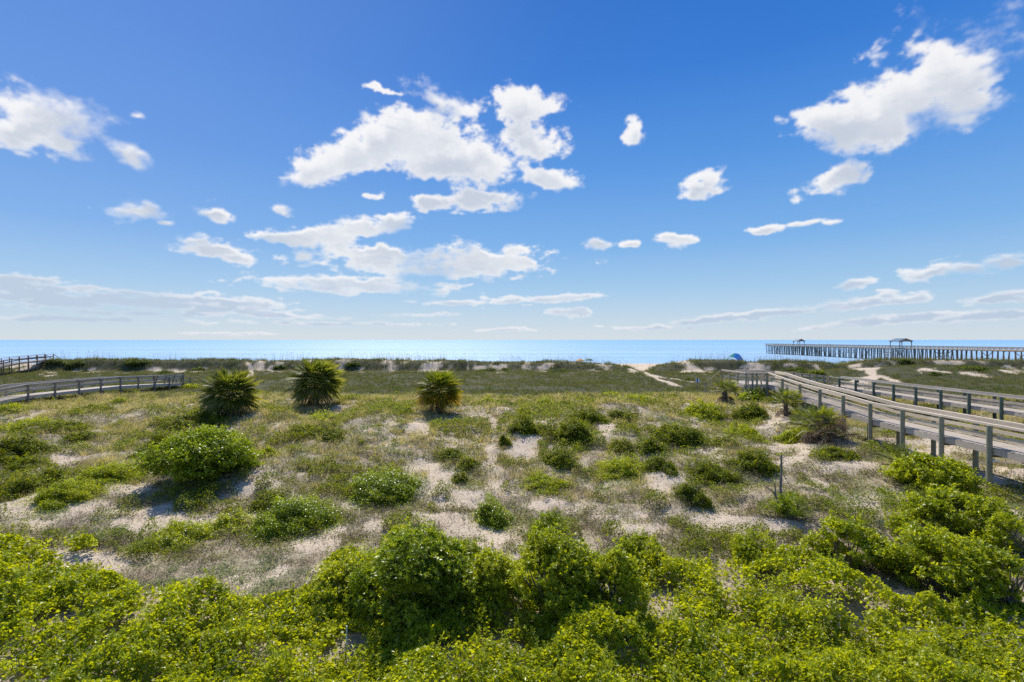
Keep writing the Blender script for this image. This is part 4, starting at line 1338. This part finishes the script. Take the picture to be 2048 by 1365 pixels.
# -- farther right boardwalk, straight out and joined to the landing
XB = 38.0
ZB = CAMZ - 4.40 - 1.07
o = empty('boardwalk', 'farther straight boardwalk at right with green stained posts', 'boardwalk', (0, 0, 0), 'wooden boardwalks over the dunes')
ysb = [39.6 + 2.8 * (i - 2) for i in range(11)]
nb_ = [(XB, v, ZB) for v in ysb]; fb_ = [(XB + 1.85, v, ZB) for v in ysb]
planks([(XB + .92, ysb[0], ZB - .019), (XB + .92, ysb[-1], ZB - .019)], .95, 'deck', M['deck'], o)
rail_run(o, nb_, side=1, boards=(.45,), capm='oldcap', bm='old', fascia=False)
rail_run(o, fb_, side=-1, boards=(.45, .16), capm='oldcap', bm='old')
for sx in (-.02, 1.87):
    mb = MB(); mb.bar((XB + sx, ysb[0], ZB - .16), (XB + sx, ysb[-1], ZB - .16), .045, .235); mb.build('stringer', M['old'], o)
for v in ysb:
    post(o, XB - .13, v, float(H(XB, v)) - .4, ZB + 1.03, .125, 'gpost')
    post(o, XB + 1.98, v, float(H(XB + 2, v)) - .4, ZB + 1.03, .125, 'gpost')
# connecting ramp from the landing
A_ = Vector((25.4, 49.6, LZ)); B_ = Vector((XB - .2, 62.6, ZB))
dv = (B_ - A_).normalized(); sv = Vector((dv.y, -dv.x, 0)).normalized()
planks([A_ - Vector((0, 0, .03)), B_ - Vector((0, 0, .03))], .9, 'ramp_deck', M['deck'], o)
for s_ in (-1, 1):
    pts = [tuple(A_.lerp(B_, k_ / 6) + sv * s_ * .92) for k_ in range(7)]
    rail_run(o, pts, side=-s_, boards=(.48,))
    for p in pts:
        post(o, p[0], p[1], float(H(p[0], p[1])) - .3, p[2] + 1.03, .09)

# -- left boardwalk
XL = -45.0
TL = [(36, 5.35), (42, 5.45), (45, 5.60), (47.5, 5.80), (53, 5.76), (58.7, 5.69), (64, 5.42), (67, 5.27), (71, 5.05)]
o = empty('boardwalk', 'long grey weathered boardwalk at left ending in steps', 'boardwalk', (0, 0, 0), 'wooden boardwalks over the dunes')
ysl = [47.5 + 2.8 * (i - 4) for i in range(13)]
nl = [(XL, v, interp(v, TL)) for v in ysl]; fl = [(XL - 1.85, v, interp(v, TL)) for v in ysl]
planks([(XL - .92, v, interp(v, TL) - .019) for v in ysl], .95, 'deck', M['deck'], o)
rail_run(o, nl, side=-1, boards=(.52,), capm='oldcap', bm='old')
rail_run(o, fl, side=1, boards=(.52,), capm='oldcap', bm='old')
for P_ in (nl, fl):
    mb = MB()
    for a, b in zip(P_[:-1], P_[1:]):
        mb.bar((a[0], a[1], a[2] - .17), (b[0], b[1], b[2] - .17), .05, .25)
    mb.build('stringer', M['old'], o)
    s_ = 1 if P_ is nl else -1
    for p in P_:
        post(o, p[0] + .10 * s_, p[1], float(H(p[0], p[1])) - .4, p[2] + (1.03 if s_ > 0 else 1.03), .065, 'olddark', sq=True)
e = nl[-1]; f_ = fl[-1]
for i in range(6):
    mb = MB(); mb.bar((f_[0] + .02, e[1] + .2 + i * .29, e[2] - .14 * (i + 1)), (e[0] - .02, e[1] + .2 + i * .29, e[2] - .14 * (i + 1)), .28, .04)
    mb.build('step', M['deck'], o)
for q in (e, f_):
    mb = MB()
    mb.bar((q[0], q[1], q[2] + 1.05), (q[0], q[1] + 1.6, q[2] + .55), .14, .04); mb.bar((q[0], q[1] + 1.6, q[2] + .55), (q[0], q[1] + 3.6, q[2] - .5), .14, .04)
    mb.bar((q[0], q[1], q[2] + .5), (q[0], q[1] + 1.6, q[2] + .02), .04, .14)
    mb.build('stair_rail', M['oldcap'], o)
    post(o, q[0], q[1] + 1.6, float(H(q[0], q[1] + 1.6)) - .3, q[2] + .52, .06, 'olddark', sq=True)
# benches with slanted backs let into both rails near the end
for s_, P_ in ((1, nl),):
    x0 = XL
    for (ya, yb) in ((nl[-3][1] + .3, nl[-1][1] - .3),):
        za = interp((ya + yb) / 2, TL)
        mb = MB()
        for q in range(3):
            mb.bar((x0 - .20 - q * .14, ya, za + .45), (x0 - .20 - q * .14, yb, za + .45), .125, .038)
        mb.build('bench_seat', M['oldcap'], o)
        mb = MB()
        for q in range(3):
            mb.bar((x0 + .10 + q * .055, ya, za + .68 + q * .2), (x0 + .10 + q * .055, yb, za + .68 + q * .2), .036, .14)
        mb.build('bench_back', M['old'], o)
        for k_ in range(4):
            yy = ya + (yb - ya) * k_ / 3
            mb = MB(); mb.bar((x0 - .10, yy, za - .25), (x0 + .30, yy, za + 1.22), .09, .06, up=(0, 1, 0)); mb.build('bench_support', M['olddark'], o)

# -- far left boardwalk over the first dune
o = empty('boardwalk', 'far brown boardwalk climbing over the seaward dune at upper left', 'boardwalk', (0, 0, 0), 'wooden boardwalks over the dunes')
A_ = Vector((-86.5, 84.0, 6.05)); M_ = Vector((-91.0, 94.5, 6.75)); B_ = Vector((-95.2, 106.2, 7.0))
pts = [A_.lerp(M_, k_ / 4) for k_ in range(4)] + [M_.lerp(B_, k_ / 4) for k_ in range(5)]
for s_, nm in ((0.0, 'n'), (-1.85, 'f')):
    q = [(p.x + s_, p.y, p.z) for p in pts]
    rail_run(o, q, side=-1 if s_ == 0 else 1, boards=(.52,), capm='brownrail', bm='brownrail', fascia=False)
    mb = MB()
    for a, b in zip(q[:-1], q[1:]):
        mb.bar((a[0], a[1], a[2] - .17), (b[0], b[1], b[2] - .17), .05, .25)
    mb.build('stringer', M['old'], o)
    for p in q:
        post(o, p[0] + .08, p[1], min(float(H(p[0], p[1])) - .4, p[2] - .4), p[2] + 1.03, .055, 'brownrail', sq=True)
planks([(p.x - .92, p.y, p.z - .02) for p in pts], .95, 'deck', M['deck'], o, w=.28)
mb = MB()
for s_ in (0, -1.85):
    mb.bar((B_.x + s_, B_.y, B_.z + 1.05), (B_.x + s_ - .3, B_.y + 3.2, B_.z - .6), .14, .05)
mb.build('stair_rail', M['brownrail'], o)
mb = MB()
for i in range(5):
    mb.bar((B_.x - 1.85, B_.y + .2 + i * .3, B_.z - .17 * (i + 1)), (B_.x, B_.y + .2 + i * .3, B_.z - .17 * (i + 1)), .28, .04)
mb.build('steps', M['deck'], o)
mb = MB()
a, b = pts[0], pts[1]
mb.bar((a.x + .1, a.y, a.z - .4), (b.x + .1, b.y, b.z - 1.9), .05, .14); mb.bar((a.x + .1, a.y, a.z - 1.9), (b.x + .1, b.y, b.z - .4), .05, .14)
mb.build('cross_brace', M['olddark'], o)

# ------------------------------------------------------------------ fishing pier
PX0, PX1, PZ = 203.2, 208.8, 6.85
o = empty('fishing_pier', 'long wooden fishing pier on many dark piles reaching into the sea', 'pier', (0, 0, 0))
mb = MB()
mb.bar(((PX0 + PX1) / 2, 165, PZ - .05), ((PX0 + PX1) / 2, 411, PZ - .05), PX1 - PX0, .1)
mb.bar(((PX0 + PX1) / 2 - 1.4, 402, PZ - .06), ((PX0 + PX1) / 2 - 1.4, 411, PZ - .06), PX1 - PX0 + 3, .08)
mb.build('deck', M['pierwood'], o)
for x in (PX0 - .02, PX1 + .02):
    mb = MB(); mb.bar((x, 165, PZ - .32), (x, 411, PZ - .32), .16, .42); mb.build('stringer', M['pierwood'], o)
    mb = MB()
    mb.bar((x, 165, PZ + 1.07), (x, 411, PZ + 1.07), .24, .06)
    mb.bar((x, 165, PZ + .90), (x, 411, PZ + .90), .06, .26)
    mb.bar((x, 165, PZ + .42), (x, 411, PZ + .42), .06, .24)
    mb.build('railing', M['pierwood'], o)
    mb = MB()
    yy = 166.0
    while yy < 411:
        mb.bar((x, yy, PZ - .1), (x, yy, PZ + 1.05), .19, .19, up=(0, 1, 0)); yy += 2.5
    mb.build('railing_posts', M['pierwood'], o)
bents = [167 + 5.0 * i for i in range(49)]
for i, v in enumerate(bents):
    for s_, x in ((-1, PX0 + .5), (1, PX1 - .5)):
        if i == 48 and s_ == 1:
            pass
        lean = random.uniform(.2, .55) * s_
        lean += random.uniform(-.15, .15)
        mb = MB(); mb.tube([(x + lean, v + random.uniform(-.4, .4), -3.5 if v > 215 else float(H(x, v)) - .5), (x, v, PZ - .3)], [.27, .23], 8)
        mb.build('pile', M['pile'], o)
for v in bents:
    mb = MB(); mb.bar((PX0 - .1, v, PZ - .6), (PX1 + .1, v, PZ - .6), .3, .34)
    mb.build('bent_cap', M['pile'], o)
mb = MB()
for i, v in enumerate(bents):
    if i % 5 == 1:
        mb.bar((PX0 + .4, v + .22, PZ - .8), (PX1 - .2, v + .22, 1.6), .08, .25)
        mb.bar((PX0 + .4, v - .22, 1.6), (PX1 - .2, v - .22, PZ - .8), .08, .25)
    if i in (6, 7, 14, 20, 27, 28, 33, 40, 46):
        mb.bar((PX0 + .2, v, PZ - 1.0), (PX0 + .1, v + 5, 2.2), .08, .25)
        mb.bar((PX0 + .2, v, 2.2), (PX0 + .1, v + 5, PZ - 1.0), .08, .25)
    if i in (40, 44, 47):
        mb.bar((PX0 + .1, v, 2.4), (PX0 + .1, v + 5, 2.4), .08, .22)
mb.build('bracing', M['pile'], o)
mb = MB()
for v in bents:
    for x in (PX0 + 2.8,):
        mb.tube([(x + random.uniform(-.3, .3), v + random.uniform(-.3, .3), -3.5 if v > 215 else float(H(x, v)) - .5), (x, v, PZ - .3)], [.25, .21], 6)
    for x in (PX0 + .3, PX1 - .3):
        mb.tube([(x + random.uniform(-.7, .7), v + 2.5 + random.uniform(-.5, .5), -3.5 if v > 215 else float(H(x, v)) - .5), (x, v + 2.5, PZ - .3)], [.25, .21], 6)
ip = mb.build('inner_piles', M['pile'], o); ip['kind'] = 'stuff'
# pale ladder frame below the deck
mb = MB()
for k_ in range(4):
    mb.bar((PX0 - .5, 274 + k_ * 1.3, 1.5), (PX0 - .5, 274 + k_ * 1.3, PZ - .5), .16, .16, up=(0, 1, 0))
for z_ in (2.0, 3.4, 4.9):
    mb.bar((PX0 - .52, 273.5, z_), (PX0 - .52, 278.5, z_), .16, .16)
mb.build('ladder_frame', M['white'], o)


def pavilion(y0, y1, x0, x1, eave, ridge):
    xm = (x0 + x1) / 2
    t_ = .12
    mb = MB()
    for s_, xe in ((-1, x0), (1, x1)):
        d_ = Vector((xm - xe, 0, ridge - eave)); nn_ = Vector((-d_.z, 0, d_.x)).normalized() * (1 if s_ < 0 else -1) * t_
        a0, a1, b0, b1 = Vector((xe, y0, eave)), Vector((xe, y1, eave)), Vector((xm, y0, ridge)), Vector((xm, y1, ridge))
        vs = [a0, a1, b1, b0] + [q + Vector((0, 0, t_)) for q in (a0, a1, b1, b0)]
        mb.add(vs, [(0, 1, 2, 3), (7, 6, 5, 4), (0, 4, 5, 1), (1, 5, 6, 2), (2, 6, 7, 3), (3, 7, 4, 0)])
    rf = mb.build('pavilion_roof', M['roof'], o)
    mb = MB()
    for yy in (y0 + .25, y1 - .25):
        mb.add([(x0 + .6, yy, eave + .12), (x1 - .6, yy, eave + .12), (xm, yy, ridge - .1), (x0 + .6, yy + .06, eave + .12), (x1 - .6, yy + .06, eave + .12), (xm, yy + .06, ridge - .1)],
               [(0, 1, 2), (5, 4, 3), (0, 3, 4, 1), (1, 4, 5, 2), (2, 5, 3, 0)])
        mb.bar((x0 + .3, yy, eave - .05), (x1 - .3, yy, eave - .05), .2, .25)
    for xx in (x0 + .7, x1 - .7):
        mb.bar((xx, y0 + .2, eave - .06), (xx, y1 - .2, eave - .06), .2, .25)
        for yy, sg in ((y0 + .4, 1), (y1 - .4, -1)):
            mb.bar((xx, yy, eave - .9), (xx, yy + sg * .8, eave - .15), .12, .15)
    for yy in (y0 + .4, y1 - .4):
        mb.bar((x0 + .7, yy, eave - .9), (x0 + 1.5, yy, eave - .15), .12, .15); mb.bar((x1 - .7, yy, eave - .9), (x1 - 1.5, yy, eave - .15), .12, .15)
    mb.build('gable_frame', M['brownrail'], rf)
    for xx in (x0 + .7, x1 - .7):
        for yy in (y0 + .4, y1 - .4):
            mb = MB(); mb.bar((xx, yy, PZ), (xx, yy, eave), .26, .26, up=(0, 1, 0)); mb.build('pavilion_post', M['pile'], o)


pavilion(267.5, 275.0, 202.2, 209.8, 10.25, 11.65)
pavilion(364.5, 371.0, 203.0, 209.0, 10.05, 11.55)


# ------------------------------------------------------------------ people, shades and small things
def person(label, loc, rz, pose, shirt, trous, hair=(.03, .02, .015)):
    """continuous skinned body; pose gives joints in metres"""
    o = empty('person', label, 'person', loc, 'people on the pier')
    o.rotation_euler = (0, 0, rz)
    J = pose
    names = list(J)
    me = bpy.data.meshes.new('body')
    E = [('pel', 'waist'), ('waist', 'chest'), ('chest', 'neck'), ('neck', 'head'), ('head', 'top'), ('chest', 'sl'), ('sl', 'el'), ('el', 'hl'), ('hl', 'fl_'), ('chest', 'sr'), ('sr', 'er'), ('er', 'hr'), ('hr', 'fr_'),
         ('pel', 'pl'), ('pl', 'kl'), ('kl', 'al'), ('al', 'tl'), ('pel', 'pr'), ('pr', 'kr'), ('kr', 'ar'), ('ar', 'tr')]
    me.from_pydata([J[n] for n in names], [(names.index(a), names.index(b)) for a, b in E], [])
    ob = bpy.data.objects.new('body', me); COL.objects.link(ob); ob.parent = o
    sk = ob.modifiers.new('skin', 'SKIN'); ob.modifiers.new('sub', 'SUBSURF').levels = 2
    rad = dict(pel=.15, waist=.13, chest=.16, neck=.055, head=.10, top=.085, sl=.065, sr=.065, el=.045, er=.045, hl=.03, hr=.03, fl_=.03, fr_=.03, pl=.10, pr=.10, kl=.065, kr=.065, al=.042, ar=.042, tl=.035, tr=.035)
    for i, n in enumerate(names):
        me.skin_vertices[0].data[i].radius = (rad[n], rad[n])
        me.skin_vertices[0].data[i].use_root = (n == 'pel')
    m, t, out = newmat('skin_and_clothes')
    tc = t.n('ShaderNodeTexCoord'); sp = t.n('ShaderNodeSeparateXYZ'); t.put(sp.inputs[0], tc.outputs['Object'])
    nk = J['neck'][2]; pz = J['pel'][2]
    c = t.mixc(t.m('GREATER_THAN', sp.outputs[2], pz + .06), trous, shirt)
    c = t.mixc(t.m('GREATER_THAN', sp.outputs[2], nk + .0), c, (.42, .25, .17))
    p = t.n('ShaderNodeBsdfPrincipled'); t.put(p.inputs['Base Color'], c); p.inputs['Roughness'].default_value = .8
    t.put(out.inputs[0], p.outputs[0]); me.materials.append(m)
    mb = MB()
    hx, hy, hz = J['top']
    mb.tube([(hx, hy - .0, hz - .10), (hx, hy, hz - .02), (hx, hy, hz + .05), (hx, hy, hz + .09)], [.115, .125, .10, .04], 12)
    mb.build('hair', plain('hair', hair, .7), o, True)
    return o


stand = dict(pel=(0, 0, .93), waist=(0, .02, 1.1), chest=(0, .08, 1.34), neck=(0, .14, 1.50), head=(0, .18, 1.60), top=(0, .19, 1.68), sl=(-.19, .1, 1.40), el=(-.26, .3, 1.18), hl=(-.18, .52, 1.14), fl_=(-.16, .6, 1.13),
             sr=(.19, .1, 1.40), er=(.26, .3, 1.18), hr=(.18, .52, 1.14), fr_=(.16, .6, 1.13), pl=(-.10, 0, .86), kl=(-.11, .02, .48), al=(-.11, -.02, .08), tl=(-.12, .13, .03), pr=(.10, 0, .86), kr=(.12, .08, .48), ar=(.13, .1, .08), tr=(.14, .25, .03))
yp = (PX0 + .75) / ((1655 - 1024) / F)
person('person in dark clothes leaning on the pier railing between the two pavilions', (PX0 + .75, yp, PZ), R(90), stand, (.05, .06, .09), (.04, .04, .05))
yp = (PX0 + .75) / ((1661 - 1024) / F)
stoop = dict(stand); stoop.update(waist=(0, .08, 1.06), chest=(0, .28, 1.20), neck=(0, .40, 1.28), head=(0, .50, 1.34), top=(0, .56, 1.39), sl=(-.19, .3, 1.22), sr=(.19, .3, 1.22), el=(-.24, .48, 1.10), er=(.24, .48, 1.10), hl=(-.16, .58, 1.13), hr=(.16, .58, 1.13), fl_=(-.14, .66, 1.13), fr_=(.14, .66, 1.13))
person('person bending over the pier railing just right of the upright one', (PX0 + .75, yp, PZ), R(90), stoop, (.10, .08, .07), (.05, .05, .06))


def arc_shade(label, px, topy, wpx, y, cols, group='sunshades on the beach'):
    """arched fabric shade on a bent pole, behind the dune"""
    x = (px - 1024) / F * y; w = wpx / F * y
    zt = CAMZ - (topy - HOR) / F * y
    zg = float(H(x, y))
    o = empty('beach_canopy', label, 'canopy', (x, y, zg), group)
    mb = MB(); pts = []
    hh = zt - zg
    for i in range(17):
        a = math.pi * i / 16
        pts.append((-math.cos(a) * w / 2, 0, math.sin(a) ** .8 * hh if 0 < i < 16 else -.1))
    mb.tube(pts, .03, 6); mb.build('arched_pole', M['white'], o)
    V = []; nu, nv = 17, 7
    for i in range(nu):
        a = math.pi * (.08 + .84 * i / (nu - 1))
        for j in range(nv):
            t = j / (nv - 1)
            V.append((-math.cos(a) * w / 2 * (1 - .1 * t), 2.6 * t, math.sin(a) ** .8 * hh * (1 - .30 * t - .22 * t * (1 - t)) + .04))
    V = np.array(V); i = np.arange(nu * nv).reshape(nu, nv)
    Fc = np.stack([i[:-1, :-1], i[1:, :-1], i[1:, 1:], i[:-1, 1:]], -1).reshape(-1, 4)
    V2 = V - np.array([0, 0, .01])
    m, t, out = newmat('shade_fabric')
    tc = t.n('ShaderNodeTexCoord'); sp = t.n('ShaderNodeSeparateXYZ'); t.put(sp.inputs[0], tc.outputs['Object'])
    c = t.ramp(t.m('ADD', .5, t.m('DIVIDE', sp.outputs[0], w)), [(0, cols[0]), (.45, cols[0]), (.55, cols[1]), (1, cols[1])])
    p = t.n('ShaderNodeBsdfPrincipled'); t.put(p.inputs['Base Color'], c); p.inputs['Roughness'].default_value = .7
    tr = t.n('ShaderNodeBsdfTranslucent'); t.put(tr.inputs[0], c)
    mx = t.n('ShaderNodeMixShader'); mx.inputs[0].default_value = .6; t.put(mx.inputs[1], p.outputs[0]); t.put(mx.inputs[2], tr.outputs[0]); t.put(out.inputs[0], mx.outputs[0])
    mesh_np('fabric', np.concatenate([V, V2]), [Fc, (Fc + len(V))[:, ::-1]], m, o, smooth=True)
    return o


arc_shade('arched blue and green beach shade showing above the far dune', 1471, 707, 34, 135, ((.08, .55, .52), (.06, .32, .70)))
arc_shade('pale blue beach shade in the dip left of the pier knoll', 1687, 722, 22, 140, ((.20, .50, .58), (.30, .55, .62)))


def umbrella(label, px, topy, wpx, y, col):
    x = (px - 1024) / F * y; w = wpx / F * y
    zt = CAMZ - (topy - HOR) / F * y; zg = float(H(x, y))
    o = empty('beach_umbrella', label, 'umbrella', (x, y, zg), 'sunshades on the beach')
    h = zt - zg
    mb = MB(); mb.tube([(0, 0, -.2), (0, 0, h + .06)], .022, 8); mb.build('pole', M['white'], o)
    V = [(0, 0, h)]; n = 32
    rings = [(.35, -.05), (.7, -.17), (1.0, -.40)]
    for q, dz in rings:
        for k_ in range(n):
            a = 2 * math.pi * k_ / n
            sc_ = 1 - .05 * (1 - abs(math.cos(a * 4))) * q
            V.append((math.cos(a) * q * w / 2 * sc_, math.sin(a) * q * w / 2 * sc_, h + dz * (1 if q < 1 else sc_)))
    f3 = np.array([(0, 1 + k_, 1 + (k_ + 1) % n) for k_ in range(n)])
    f4 = np.array([(1 + r_ * n + k_, 1 + (r_ + 1) * n + k_, 1 + (r_ + 1) * n + (k_ + 1) % n, 1 + r_ * n + (k_ + 1) % n) for r_ in range(2) for k_ in range(n)])
    mesh_np('canopy', np.array(V), [f3, f4], plain('umbrella_cloth', col, .7, .1, 0, .5), o)


umbrella('orange beach umbrella half hidden behind the far dune', 1160, 718.5, 18, 116, (.70, .36, .05))
umbrella('dark green beach umbrella beside the orange one behind the far dune', 1178, 718, 19, 114, (.02, .17, .10))

# small sign on the ridge
x, y, z = at(1395, 782)
o = empty('post_sign', 'small white and blue notice board on a post left of the landing', 'sign', (x, y, z))
h = 24 * y / F
mb = MB(); mb.bar((0, 0, -.3), (0, 0, h), .07, .07, up=(0, 1, 0)); mb.build('post', M['olddark'], o)
mb = MB(); mb.bar((-.17, -.06, h - .42), (-.17, -.06, h + .02), .17, .02, up=(0, 1, 0)); mb.bar((.13, -.06, h - .42), (.13, -.06, h + .02), .14, .02, up=(0, 1, 0)); mb.build('white_panel', M['white'], o)
mb = MB(); mb.bar((-.02, -.065, h - .42), (-.02, -.065, h + .02), .15, .02, up=(0, 1, 0)); mb.build('blue_panel', M['blue'], o)

# white stake in the vines
x, y, z = at(692, 1325)
mb = MB(); mb.tube([(0, 0, -.3), (0.01, 0, 62 * y / F + .1)], .016, 10)
st = mb.build('stake', plain('plastic_stake', (.55, .56, .48), .5)); st.location = (x, y, z)
tag(st, 'thin pale marker stake standing in the grape vines', 'stake')

# dead tree with its two bare limbs
x, y, z = at(1562, 1018)
o = empty('dead_tree', 'bare grey dead tree trunk with broken limbs on the right slope', 'dead tree', (x, y, z))
k = y / F
mb = MB()
mb.tube([(0, 0, -.2), (.015, 0, 22 * k), (-.01, 0, 42 * k), (.03, .0, 80 * k), (.015, 0, 106 * k)], [.065, .052, .05, .042, .034], 9)
mb.build('trunk', M['branch'], o)
mb = MB()
mb.tube([(0, 0, -.1), (-8 * k, 0, 22 * k), (-16 * k, 0, 34 * k), (-32 * k, .1, 46 * k)], [.055, .045, .03, .014], 7)
mb.tube([(-10 * k, 0, 25 * k), (-12 * k, 0, 50 * k)], [.03, .02], 6)
mb.build('limb', M['branch'], o)
for a, b in (((0, 0, 84 * k), (9 * k, .1, 92 * k)), ((0, 0, 30 * k), (8 * k, 0, 36 * k)), ((0, 0, 100 * k), (8 * k, -.1, 106 * k)), ((0, 0, 102 * k), (-8 * k, .1, 108 * k)), ((0, 0, 104 * k), (5 * k, .2, 100 * k))):
    mb = MB(); mb.tube([a, b], [.02, .007], 5); mb.build('broken_stub', M['branch'], o)
V, Fc = sprigs(np.array([[-.1, 0, 108 * k], [.02, .05, 109 * k], [-.16, 0, 107 * k], [-11 * k, .1, 55 * k], [-10 * k, 0, 52 * k]]), np.tile([[0, 0, 1.0]], (5, 1)), 7, np.full(5, .10), .4)
mesh_np('leaf_tuft', V, [Fc], M['bushy'], o)

# fallen branch
x, y, z = at(1665, 1046)
k = y / F
mb = MB()
pts = []
for dx, dy in ((-48, .25), (-25, .1), (0, 0), (25, -.15), (48, -.2), (72, 0)):
    pts.append((dx * k, dy, float(H(x + dx * k, y + dy)) - z + .06))
mb.tube(pts, [.03, .035, .035, .03, .02, .01], 6)
mb.tube([(4 * k, 0, .07), (16 * k, .2, .16), (26 * k, .55, .24)], [.025, .02, .01], 6)
mb.tube([(25 * k, -.1, .07), (38 * k, -.4, .12)], [.015, .006], 5)
b = mb.build('fallen_branch', M['branch']); b.location = (x, y, z); tag(b, 'grey fallen branch lying on sand right of the dead tree', 'branch')

# bare twigs in the hollow of the foreground shrub
x, y, z = at(1235, 1255)
mb = MB()
for i in range(9):
    a = random.uniform(-.6, 1.2); L_ = random.uniform(.35, .8)
    p0 = Vector((random.uniform(-.1, .1), -.2, random.uniform(.5, .9))); d_ = Vector((math.cos(a), random.uniform(-.6, 0), math.sin(a)))
    mb.tube([p0, p0 + d_ * L_ * .5 + Vector((0, 0, .03)), p0 + d_ * L_], [.011, .008, .003], 5)
b = mb.build('bare_branch', M['branch']); b.location = (x, y, z); tag(b, 'bare grey twigs sticking out right of the foreground shrubs', 'branch')

# plastic litter under the boardwalk and a small coral marker in the hollow
x, y, z = at(1992, 924)
o = empty('plastic_bag', 'crumpled blue and white plastic bag lying under the boardwalk', 'litter', (x, y, z))
D = rvec(140); D[:, 2] = np.abs(D[:, 2])
import bmesh
def blob(name, rx, ry, rz, amp, mat, parent, off=(0, 0, 0)):
    bm = bmesh.new(); bmesh.ops.create_icosphere(bm, subdivisions=3, radius=1)
    for v in bm.verts:
        c = v.co.copy(); n = float(fbm(c.x * 2 + 7, c.y * 2 + c.z * 2.3, 1, 3, 4)) - .5
        v.co = Vector((c.x * rx * (1 + amp * n), c.y * ry * (1 + amp * n), max(0, c.z) * rz * (1 + amp * n * 2))) + Vector(off)
    me = bpy.data.meshes.new(name); bm.to_mesh(me); bm.free(); me.materials.append(mat)
    ob = bpy.data.objects.new(name, me); COL.objects.link(ob); ob.parent = parent
    return ob
blob('white_part', .26, .16, .10, .9, M['white'], o)
blob('blue_part', .14, .12, .15, .9, M['blue'], o, (-.12, 0, 0))
x, y, z = at(1876, 778)
cb = blob('cloth_bundle', .45, .3, .35, .8, plain('coral_cloth', (.50, .17, .11), .8), None)
cb.location = (x, y, z); tag(cb, 'small coral coloured bundle lying in the grass beyond the boardwalks', 'bundle')
bpy.context.view_layer.update()
